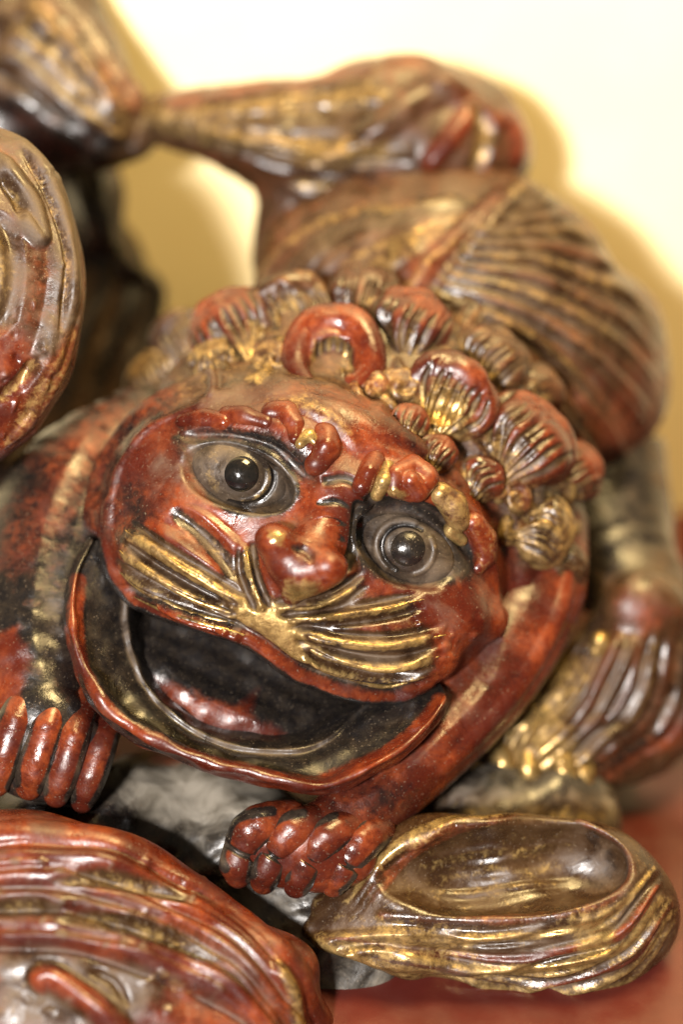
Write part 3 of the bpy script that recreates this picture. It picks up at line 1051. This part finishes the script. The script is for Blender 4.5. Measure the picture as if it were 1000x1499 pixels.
V = Vol((140, 830, -330), (600, 1160, 10), 2.6)
V.ell((366, 985, -190), (195, 120, 46), 24, k=10, pitch=38)
V.chain([(215, 985, -138, 30), (290, 1034, -118, 38), (380, 1066, -118, 36), (440, 1070, -140, 26)], k=50, smooth=8)
v, f = V.mesh(2)
tg = Skin(v, f, (0.0, 0.0, 0.02, 0))
tg.stroke([(250, 960), (330, 1000), (420, 1050)], 30, -6, -240, (0.3, 0.3))
tg.fill([(212, 984), (240, 992), (300, 1018), (345, 1030), (380, 1010), (372, 1045), (410, 1066), (425, 1085), (370, 1088), (300, 1066), (240, 1025)], 18, {'r': 0.80, 'd': 0.05})
tg.wobble(2.0, 60)
tg.renormal()
emit('tongue', tg, jaw)

#MARK legs
# ---- forelegs


def foreleg(chain, toes, base, paints, strokes=(), h=3.2, paw=None):
    P = np.array(chain, float)
    rm = P[:, 3].max() + 30
    V = Vol(P[:, :3].min(0) - rm, P[:, :3].max(0) + rm, h)
    V.chain(P, k=20, smooth=14)
    if paw:
        V.ell(*paw, k=24)
    v, f = V.mesh(2)
    s = Skin(v, f, base)
    for st in strokes:
        s.stroke(*st[:3], **(st[3] if len(st) > 3 else {}))
    for poly, soft, p in paints:
        s.fill(poly, soft, p)
    s.renormal()
    s.dust_up(0.12, 0.6, 1.0)
    leg = emit('foreleg', s, lion)
    for tpts, tb in toes:
        q = np.array(tpts, float)
        a, b = q[len(q) // 2 - 1, :2], q[len(q) // 2 + 1, :2]
        m = q[len(q) // 2, :2]
        d = (b - a) / np.linalg.norm(b - a)
        n = np.array([-d[1], d[0]])
        dk = {'r': 0.1, 'd': 0.35, 'a': 0.2}
        sts = [([m - n * 30, m + d * 4, m + n * 30], 5.5, -5, {'paint': dk})] if q[0, 0] > 300 else []
        for sg in (-1, 1):
            sts.append(([p[:2] + n * sg * p[3] * 0.98 for p in q], 9, 0.5, {'paint': {'r': 0.05, 'd': 0.45}, 'facing': -1}))
        blob('toe', tpts, leg, tb, sts, smooth=9, k=8)
    return leg


foreleg([(800, 770, -300, 62), (780, 880, -250, 74), (700, 1000, -190, 78), (610, 1100, -130, 70), (530, 1180, -80, 58), (470, 1225, -50, 46)],
        [([(424, 1200, -44, 30), (392, 1206, -22, 33), (368, 1218, -14, 33), (352, 1246, -17, 26), (346, 1264, -16, 26), (348, 1280, -26, 21)], TOE),
         ([(468, 1206, -40, 30), (440, 1212, -16, 31), (420, 1226, -9, 31), (402, 1252, -13, 25), (392, 1270, -11, 26), (386, 1290, -22, 20)], TOE),
         ([(512, 1210, -44, 30), (492, 1218, -18, 30), (474, 1232, -10, 30), (454, 1258, -13, 25), (442, 1276, -12, 26), (434, 1296, -24, 20)], TOE),
         ([(552, 1216, -60, 28), (538, 1226, -34, 28), (524, 1240, -22, 28), (508, 1262, -20, 24), (498, 1278, -18, 24), (488, 1296, -30, 18)], TOE)],
        (0.72, 0, 0.15, 0.4),
        [([(700, 930), (790, 800), (830, 790), (740, 990), (600, 1120), (480, 1180), (560, 1130)], 28, {'d': 0.22, 'r': 0.6, 'a': 0.8}),
         ([(480, 1180), (560, 1130), (600, 1160), (560, 1210), (480, 1210)], 25, {'r': 0.5, 'a': 0.2, 'd': 0.1})],
        [([(730, 930), (690, 1000), (600, 1090), (500, 1170)], 26, -10, {'taper': (0.2, 0.2)}), ([(840, 800), (820, 900), (750, 1020), (640, 1140)], 16, 7, {'taper': (0.2, 0.2)})], paw=((440, 1244, -36), (114, 62, 48), 8))
foreleg([(205, 625, -330, 62), (112, 730, -270, 106), (60, 860, -215, 110), (40, 980, -150, 92), (55, 1050, -105, 72), (60, 1085, -85, 58)],
        [([(50, 1000, -110, 30), (26, 1046, -52, 28), (10, 1085, -38, 27), (0, 1120, -38, 26), (-6, 1146, -50, 21)], TOE),
         ([(88, 1010, -106, 30), (70, 1058, -46, 27), (60, 1092, -33, 26), (48, 1128, -32, 26), (42, 1152, -46, 20)], TOE),
         ([(124, 1026, -108, 28), (108, 1072, -48, 26), (98, 1106, -35, 25), (88, 1140, -34, 25), (82, 1164, -48, 19)], TOE),
         ([(156, 1052, -118, 26), (146, 1090, -64, 25), (137, 1122, -50, 24), (126, 1152, -46, 23), (120, 1174, -58, 17)], TOE)],
        (0.26, 0, 0.06, 0.1),
        [([(60, 650), (180, 560), (230, 600), (160, 680), (100, 780), (30, 860), (0, 830)], 30, {'r': 0.50, 'd': 0.0}),
         ([(-20, 940), (20, 920), (40, 960), (10, 1060), (-30, 1080)], 14, {'r': 0.9}),
         ([(60, 860), (110, 880), (110, 960), (70, 980), (50, 920)], 22, {'d': 0.55}),
         ([(100, 730), (150, 700), (140, 790), (100, 800)], 25, {'d': 0.42})],
        [([(150, 620), (90, 760), (70, 900), (80, 1000)], 24, -4, {'taper': (0.2, 0.2)})], paw=((58, 1092, -66), (98, 82, 42), 14))

# ---- body with ribs
B = Vol((320, 200, -860), (1010, 860, -250), 4.0)
B.ell((690, 500, -520), (285, 240, 215), 45, k=30)
B.ell((560, 420, -520), (190, 150, 170), 15, k=40)
B.ell((830, 560, -560), (145, 170, 150), 30, k=40)
B.ell((650, 340, -560), (170, 90, 150), 0, k=40)
v, f = B.mesh(3)
bd = Skin(v, f, (0.42, 0.18, 0.22, 0.9))
SP = [(596, 452), (625, 400), (672, 345), (735, 284)]
BR = {'r': 0.45, 'g': 0.25, 'a': 0.95, 'd': 0.40}
bd.stroke(SP, 20, 14, -900, paint={'r': 0.60, 'g': 0.05, 'd': 0.40, 'a': 0.9})
nr = 13
A0 = cr(SP, nr)
for i in range(nr):
    u = i / (nr - 1)
    a = A0[i] + (10, 2)
    e = np.array([(860, 760), (985, 640), (985, 560), (968, 440), (900, 330), (800, 282)], float)
    e = cr(e, nr)[i]
    m1 = a * 0.62 + e * 0.38 + (18 * (1 - u) + 18, -30)
    m2 = a * 0.25 + e * 0.75 + (22, -26)
    L = np.array([a, m1, m2, e])
    bd.stroke(L, 15, 11, -900, (0.06, 0.3), paint=BR if i % 2 else {'r': 0.35, 'g': 0.36, 'd': 0.30}, sharp=1.4, facing=0.2)
    nxt = L + np.array([(4, 13), (10, 14), (14, 12), (8, 14)]) * 1.0
    bd.stroke(nxt, 8, -8, -900, (0.05, 0.3), facing=0.2, paint={'r': 0.05, 'g': 0.2, 'a': 0.8, 'd': 0.1})
bd.family([(360, 420), (420, 350), (520, 310), (700, 290)], [(590, 440), (610, 425), (640, 390), (690, 335)], 9, 12, 4, -900, 4,
          paints=[{'r': 0.5, 'g': 0.1}, {'g': 0.42}, {'d': 0.45}, {'r': 0.2, 'a': 1}])
bd.fill([(880, 560), (990, 480), (1000, 600), (900, 740), (860, 720)], 45, {'r': 0.52, 'g': 0.05, 'd': 0.1})
bd.wobble(4.0, 110)
bd.renormal(1)
bd.dust_up(0.45, 0.3, 0.95)
emit('body', bd, lion)

# ---- raised hind leg and haunch
B = Vol((170, 60, -860), (800, 420, -300), 3.6)
B.ell((620, 190, -560), (155, 105, 120), 18, k=25)
B.ell((690, 205, -590), (84, 84, 100), 30, k=25)
B.ell((560, 140, -560), (110, 52, 80), -4, k=25)
B.ell((715, 225, -560), (58, 68, 70), 35, k=18)
B.chain([(560, 210, -560, 92), (460, 210, -560, 96), (380, 196, -560, 76), (300, 178, -580, 52), (205, 172, -600, 32)], k=24, smooth=12)
B.chain([(480, 240, -560, 60), (430, 300, -560, 50), (420, 380, -560, 50)], k=24)
v, f = B.mesh(3)
hl = Skin(v, f, (0.38, 0.14, 0.14, 0.85))
PB = [{'r': 0.72, 'g': 0.0}, {'g': 0.46, 'r': 0.1}, {'d': 0.40, 'a': 1}, {'r': 0.1, 'a': 0.9}, {'r': 0.1, 'a': 0.3}]
hl.family([(205, 158), (300, 142), (420, 110), (560, 92)], [(205, 188), (300, 200), (420, 250), (620, 280)], 5, 27, 12, -900, 5, (0.1, 0.15), PB, (np.array((0, 14)), 8, 7))
hl.stroke([(430, 250), (540, 200), (620, 140), (700, 130)], 26, 16, -900, (0.2, 0.2), paint={'d': 0.4, 'r': 0.4})
hl.stroke([(520, 108), (580, 94), (640, 110), (690, 150), (740, 190)], 24, 12, -900, (0.2, 0.2), paint={'r': 0.5, 'd': 0.3})
hl.stroke([(690, 150), (710, 190), (700, 240), (690, 270)], 16, -12, -900, (0.2, 0.2), paint={'g': 0.5})
hl.stroke([(620, 250), (660, 200), (690, 160)], 20, 12, -900, (0.2, 0.2), paint={'r': 0.85})
hl.stroke([(730, 160), (760, 200), (758, 250)], 20, 9, -900, (0.2, 0.2), paint={'r': 0.8})
hl.stroke([(420, 270), (520, 275), (640, 285), (740, 275)], 14, -10, -900, (0.2, 0.2), paint={'g': 0.55})
hl.fill([(230, 140), (420, 105), (540, 88), (540, 110), (420, 130), (250, 155)], 14, {'r': 0.75, 'g': 0})
hl.wobble(4.0, 150)
hl.renormal(1)
hl.dust_up(0.4, 0.4, 1.0)
emit('raised_hind_leg', hl, lion)

# ---- other hind leg, with gilded claws
B = Vol((660, 640, -820), (1090, 1200, -180), 3.6)
B.chain([(870, 680, -580, 110), (895, 795, -530, 96), (942, 885, -440, 70), (930, 950, -370, 80), (860, 1050, -360, 84), (800, 1110, -340, 66)], k=26, smooth=14)
B.chain([(950, 930, -420, 70), (985, 1000, -420, 80), (940, 1080, -400, 62), (860, 1130, -370, 40)], k=26, smooth=9)
B.ell((945, 892, -330), (62, 56, 46), 0, k=16)
B.ell((760, 1090, -330), (66, 58, 50), -40, k=24)
v, f = B.mesh(3)
kl = Skin(v, f, (0.25, 0.12, 0.15, 0.85))
kl.family([(840, 930), (800, 980), (760, 1040), (725, 1100)], [(1010, 920), (1000, 1040), (930, 1100), (850, 1150)], 9, 15, 10, -800, 4, (0.1, 0.2),
          [{'d': 0.4}, {'r': 0.45, 'd': 0.2}, {'g': 0.3}, {'d': 0.45}, {'a': 0.5}], (np.array((9, 9)), 8, 8))
kl.fill([(720, 1060), (800, 950), (850, 960), (820, 1060), (860, 1120), (760, 1150), (720, 1120)], 25, {'g': 0.62, 'r': 0.1, 'd': 0.15})
kl.fill([(1000, 1040), (1010, 1080), (880, 1150), (840, 1160), (930, 1100)], 14, {'r': 0.6, 'd': 0.1})
kl.fill([(800, 640), (960, 640), (985, 800), (900, 860), (850, 960), (800, 900)], 30, {'a': 0.3, 'g': 0.0, 'd': 0.05, 'r': 0.1})  # upper leg painted darker: shade of head and body put into the colour
kl.fill([(900, 860), (960, 850), (1000, 900), (960, 930), (900, 930)], 18, {'r': 0.5, 'd': 0.1, 'a': 0.9})
kl.wobble(3.0, 120)
kl.renormal(1)
kl.dust_up(0.5, 0.4, 1.0)
hind = emit('hind_leg', kl, lion)
CL = (0.05, 0.95, 0.05, 0.9)
for pts in ([(735, 1098, -292, 17), (740, 1124, -280, 19), (748, 1146, -284, 14)], [(772, 1104, -288, 16), (776, 1128, -276, 18), (780, 1148, -282, 13)],
            [(824, 1100, -292, 16), (828, 1130, -280, 18), (838, 1160, -284, 13)], [(856, 1112, -310, 16), (856, 1136, -298, 16), (850, 1160, -296, 12)]):
    blob('claw', pts, hind, CL, smooth=7)
blob('claw', [(880, 940, -300, 16), (876, 952, -300, 12)], hind, CL)

#MARK surroundings
# ------------------------------------------------------------------ rock the lion lies on
rock = thing('carved_rock', 'dark dusty carved rock under the lion\'s chin and paws', 'rock carving', (380, 1500, -60))
B = Vol((-160, 1040, -520), (900, 1640, 20), 4.5)
B.ell((330, 1290, -210), (300, 150, 130), 12, k=40)
B.ell((80, 1270, -190), (230, 140, 130), 10, k=40)
B.ell((480, 1400, -170), (150, 150, 110), 0, k=40)
B.ell((640, 1260, -330), (300, 150, 140), -10, k=40)
B.ell((250, 1170, -260), (170, 70, 90), 0, k=40)
B.ell((330, 1450, -200), (330, 170, 150), 0, k=40)
v, f = B.mesh(2)
rk = Skin(v, f, (0.10, 0.0, 0.45, 0.25))
for _ in range(40):
    x, y = rng.uniform(150, 560), rng.uniform(1100, 1330)
    rk.stroke([(x, y), (x + rng.uniform(-80, 80), y + rng.uniform(-20, 30)), (x + rng.uniform(60, 120), y + rng.uniform(-30, 40))], rng.uniform(14, 30), rng.uniform(-5, 6), -400, (0.4, 0.4))
rk.fill([(180, 1120), (300, 1110), (480, 1160), (480, 1190), (330, 1200), (200, 1190)], 30, {'d': 1.0, 'r': 0.0})
rk.fill([(-50, 1180), (160, 1190), (330, 1290), (330, 1330), (100, 1250), (-50, 1230)], 25, {'r': 0.6, 'd': 0.15})
rk.fill([(330, 1280), (430, 1330), (460, 1380), (400, 1380), (330, 1320)], 16, {'d': 0.6, 'g': 0.15})
rk.fill([(180, 1080), (320, 1100), (320, 1125), (200, 1115)], 12, {'r': 0.55, 'd': 0.1, 'a': 0.6})
rk.fill([(560, 1170), (900, 1170), (900, 1300), (560, 1300)], 30, {'a': 0.9, 'g': 0.4, 'd': 0.3})
rk.wobble(5.0, 120)
rk.renormal(1)
emit('rock', rk, rock, GRIME)

# ------------------------------------------------------------------ foreground mound
mound = thing('carved_mound', 'reddish brown carved mound with flame-shaped ridges, in front of the lion\'s paws', 'mound carving', (150, 1640, 60))
B = Vol((-260, 1140, -260), (560, 1720, 260), 3.6)
B.ell((90, 1440, -10), (350, 235, 150), 22, k=30)
B.ell((-60, 1330, -20), (260, 140, 120), 8, k=40)
B.ell((330, 1480, 0), (120, 150, 100), 50, k=40)
B.ell((130, 1560, 40), (300, 200, 130), 0, k=50)
B.ell((420, 1500, -40), (60, 130, 70), -30, k=30)
v, f = B.mesh(2)
md = Skin(v, f, (0.66, 0.06, 0.25, 0.7))
PM = [{'r': 0.75, 'd': 0.1, 'g': 0}, {'r': 0.6, 'd': 0.4, 'g': 0}, {'g': 0.32, 'r': 0.35, 'd': 0.3}, {'r': 0.8, 'g': 0}]
md.family([(-40, 1215), (120, 1215), (260, 1270), (370, 1340), (450, 1450), (480, 1510)], [(-40, 1380), (100, 1385), (230, 1420), (330, 1470), (390, 1520), (420, 1560)], 6, 24, 15, -200, 4, (0.05, 0.15), PM, (np.array((-4, 17)), 10, 10))
for pts in ([(70, 1290), (140, 1285), (220, 1295), (290, 1320)], [(90, 1345), (170, 1350), (260, 1375), (330, 1410)], [(-20, 1330), (40, 1325), (90, 1335)]):
    md.stroke(pts, 17, -14, -200, (0.3, 0.3), paint={'g': 0.35, 'a': 0.9, 'r': 0.1, 'd': 0.25})
md.stroke([(-20, 1370), (60, 1368), (150, 1385), (250, 1405), (340, 1455), (400, 1520)], 18, 12, -200, (0.05, 0.1), paint={'r': 0.92, 'g': 0, 'd': 0.1})
md.stroke([(400, 1400), (425, 1450), (440, 1520)], 14, 12, -200, (0.2, 0.1), paint={'g': 0.5, 'r': 0.4})
md.fill([(0, 1400), (60, 1395), (200, 1420), (230, 1450), (180, 1499), (0, 1499)], 18, {'r': 0.15, 'g': 0.22, 'd': 0.55, 'a': 0.8}, -100)
md.stroke([(46, 1446), (70, 1432), (104, 1450), (150, 1484), (190, 1530)], 24, 18, -200, (0.05, 0.05), paint={'r': 0.9, 'g': 0, 'd': 0.05})
md.stroke([(130, 1420), (165, 1435), (190, 1475)], 8, -9, -200, (0.2, 0.3), paint={'r': 0, 'd': 0})
md.stroke([(205, 1440), (240, 1430), (290, 1460)], 12, 8, -200, (0.3, 0.3), paint={'g': 0.4, 'd': 0.4})
for _ in range(55):
    x, y = rng.uniform(-10, 330), rng.uniform(1260, 1499)
    md.stroke([(x, y), (x + rng.uniform(-9, 9), y + rng.uniform(-6, 6))], rng.uniform(3.5, 8), rng.uniform(1, 5), -200, paint={'d': rng.uniform(0.3, 1.0)})
md.wobble(4.0, 130)
md.renormal(2)
md.dust_up(0.35, 0.5, 1.0)
emit('mound', md, mound)

# ------------------------------------------------------------------ scooped leaf
leaf = thing('carved_leaf', 'scoop-shaped carved leaf with gilded streaks beside the lion\'s gripping paw', 'leaf carving', (720, 1480, -60))
B = Vol((410, 1130, -330), (1040, 1510, 90), 3.2)
B.ell((745, 1322, -90), (246, 130, 108), 8, k=20)
B.ell((590, 1352, -80), (140, 52, 60), 12, k=40)
B.ell((850, 1330, -80), (130, 128, 100), 0, k=30)
B.chain([(455, 1362, -60, 15), (520, 1372, -50, 30), (600, 1390, -40, 40)], k=30)
B.ell((732, 1272, 0), (196, 72, 74), -1, k=8, mode='cut')
B.ell((820, 1258, -30), (100, 62, 62), 10, k=14, mode='cut')
v, f = B.mesh(2)
lf = Skin(v, f, (0.16, 0.20, 0.22, 0.95))
rimL = [(850, 1200), (912, 1240), (924, 1284), (880, 1325), (780, 1345), (660, 1348), (560, 1340)]
inner = [(545, 1325), (580, 1275), (650, 1230), (750, 1205), (845, 1210), (905, 1245), (912, 1284), (870, 1318), (780, 1336), (660, 1338)]
lf.stroke(rimL, 10, 4, -300, paint={'r': 0.46, 'g': 0.2, 'd': 0.25})
lf.family([(450, 1368), (600, 1362), (760, 1362), (900, 1320), (950, 1260)], [(455, 1380), (600, 1428), (760, 1462), (920, 1440), (990, 1340)], 13, 9, 6, -300, 4, (0.1, 0.1),
          [{'g': 0.78, 'r': 0.1}, {'r': 0.62, 'g': 0.1}, {'a': 1, 'd': 0.4}, {'g': 0.6}, {'d': 0.5}], (np.array((0, 12)), 8, 8))
lf.family([(500, 1320), (560, 1250), (660, 1200), (780, 1182)], [(540, 1330), (590, 1265), (660, 1222), (760, 1200)], 4, 9, 4, -300, 2, paints=[{'g': 0.55}, {'r': 0.5}])
lf.family([(600, 1262), (680, 1240), (760, 1228), (850, 1228)], [(600, 1322), (690, 1326), (780, 1322), (860, 1300)], 8, 9, 2.5, -300, 5, (0.3, 0.3), [{'g': 0.34}, {'d': 0.3}, {'a': 1, 'g': 0.1}, {'g': 0.28, 'd': 0.2}])
lf.fill([(840, 1210), (905, 1230), (920, 1280), (880, 1320), (840, 1300), (870, 1260)], 20, {'d': 0.35, 'g': 0.0, 'a': 0.5})
lf.fill([(560, 1350), (700, 1370), (700, 1400), (600, 1400), (520, 1380)], 16, {'g': 0.55})
lf.fill([(840, 1345), (900, 1330), (900, 1400), (850, 1400)], 14, {'g': 0.7})
lf.fill([(600, 1430), (760, 1450), (900, 1445), (800, 1475), (680, 1460)], 10, {'g': 0.5})
lf.wobble(3.0, 140)
lf.renormal(2)
lf.dust_up(0.3, 0.6, 1.0)
leafo = emit('leaf', lf, leaf)

# ------------------------------------------------------------------ pieces of the larger carving at the left
tuft = thing('carved_tuft', 'large rounded carved tuft with dusty swirling ridges at the lion\'s shoulder', 'tuft carving', (-20, 660, -60))
B = Vol((-260, 150, -340), (170, 720, 110), 3.2)
B.ell((-65, 430, -110), (190, 245, 130), 0, k=30)
B.ell((-70, 590, -120), (130, 100, 90), -25, k=40)
B.ell((-70, 300, -110), (140, 120, 100), 30, k=40)
v, f = B.mesh(2)
tf = Skin(v, f, (0.52, 0.0, 0.58, 0.8))
GD = [{'d': 0.7, 'r': 0.2}, {'r': 0.7, 'd': 0.4}, {'d': 0.8}]
tf.stroke([(-10, 192), (40, 230), (78, 300), (88, 380), (80, 470), (40, 600)], 22, 15, -300, (0.1, 0.2), paint={'d': 0.75, 'r': 0.3})
tf.stroke([(20, 200), (60, 250), (100, 340), (108, 420), (98, 500), (60, 590), (0, 660)], 13, 11, -330, (0.1, 0.2), paint={'d': 0.8, 'g': 0.2})
tf.stroke([(30, 215), (70, 280), (97, 350), (98, 420), (88, 500)], 9, -10, -330, (0.1, 0.2), paint={'g': 0.35, 'd': 0.3, 'a': 0.9})
tf.stroke([(-10, 225), (20, 260), (48, 300), (60, 350), (40, 330), (20, 290)], 16, 14, -300, (0.1, 0.2), paint={'d': 0.75, 'r': 0.2})
tf.stroke([(0, 250), (25, 290), (35, 320)], 12, -12, -300, (0.2, 0.2), paint={'g': 0.4, 'd': 0.4, 'r': 0})
tf.fill([(-20, 300), (20, 340), (30, 400), (15, 470), (-20, 490)], 14, {'r': 0.15, 'g': 0.34, 'd': 0.5, 'a': 0.9})
tf.stroke([(-20, 310), (10, 340), (20, 400), (10, 460), (-20, 490)], 18, -12, -300, (0.1, 0.1))
tf.stroke([(60, 520), (30, 560), (-10, 590)], 14, -8, -330, (0.2, 0.2), paint={'g': 0.5, 'r': 0.4, 'd': 0.1})
tf.fill([(-20, 480), (30, 500), (40, 560), (0, 660), (-30, 660)], 20, {'r': 0.9, 'd': 0.25})
tf.fill([(60, 540), (110, 480), (100, 560), (10, 660), (0, 640)], 10, {'r': 0.6, 'g': 0.4, 'd': 0.1})
for _ in range(40):
    x, y = rng.uniform(0, 90), rng.uniform(230, 640)
    tf.stroke([(x, y), (x + rng.uniform(-10, 10), y + rng.uniform(-25, 25))], rng.uniform(4, 9), rng.uniform(-4, 4), -300, (0.3, 0.3))
tf.wobble(3.0, 110)
tf.renormal(1)
tf.dust_up(0.5, 0.4, 1.0)
emit('tuft', tf, tuft)
# stalk that carries the tuft from the trunk behind it
B = Vol((-260, 380, -900), (180, 900, -100), 5)
B.chain([(-80, 480, -170, 80), (-70, 570, -330, 62), (-40, 660, -520, 62), (10, 740, -720, 80)], k=10, smooth=10)
v, f = B.mesh(2)
sk = Skin(v, f, (0.2, 0.0, 0.1, 0.4))
sk.wobble(4, 120)
sk.renormal()
emit('stalk', sk, tuft)

limb = thing('carved_limb', 'dark brown carved limb with gilded streaks touching the tip of the raised leg', 'limb carving', (60, 260, -610))
B = Vol((-280, -200, -880), (280, 330, -380), 4.5)
B.chain([(-160, -120, -650, 130), (-20, 30, -630, 120), (70, 110, -610, 98), (150, 165, -600, 62), (185, 190, -598, 42)], k=24, smooth=12)
B.chain([(-100, 150, -630, 90), (40, 170, -620, 78), (140, 200, -605, 52)], k=24, smooth=8)
B.chain([(0, -120, -690, 110), (90, 30, -670, 70), (150, 110, -640, 44)], k=20, smooth=8)
v, f = B.mesh(3)
lb = Skin(v, f, (0.22, 0.05, 0.10, 0.7))
lb.family([(-30, 130), (50, 170), (120, 215), (180, 225)], [(60, -60), (110, 20), (150, 80), (195, 165)], 5, 30, 15, -900, 4, (0.05, 0.1),
          [{'g': 0.36}, {'a': 1, 'd': 0.4}, {'r': 0.5}, {'d': 0.5, 'a': 1}], (np.array((10, -12)), 10, 10))
lb.fill([(-20, 130), (80, 150), (180, 215), (120, 250), (-20, 220)], 16, {'r': 0.3, 'g': 0, 'd': 0.0, 'a': 0.1})
lb.wobble(4.0, 140)
lb.renormal(1)
lb.dust_up(0.2, 0.4, 1.0)
emit('limb', lb, limb)

stump = thing('carved_stump', 'shadowy brown carved trunk behind the rounded tuft and the lion\'s mane', 'trunk carving', (120, 700, -560))
B = Vol((-160, 160, -1120), (330, 1060, -530), 5)
B.chain([(90, 200, -780, 78), (120, 280, -804, 52), (110, 350, -835, 76), (130, 440, -870, 104), (120, 560, -890, 112), (80, 700, -910, 120), (60, 900, -930, 120)], k=24, smooth=14)
B.ell((140, 290, -760), (44, 60, 50), 0, k=24)
v, f = B.mesh(3)
st = Skin(v, f, (0.05, 0.05, 0.15, 0.6))
st.family([(60, 220), (120, 330), (60, 450), (20, 600)], [(180, 250), (170, 360), (260, 450), (200, 640)], 7, 18, 10, -900, 6, paints=[{'g': 0.25}, {'d': 0.4}, {'a': 0.2, 'r': 0}])
st.renormal(1)
emit('trunk', st, stump)
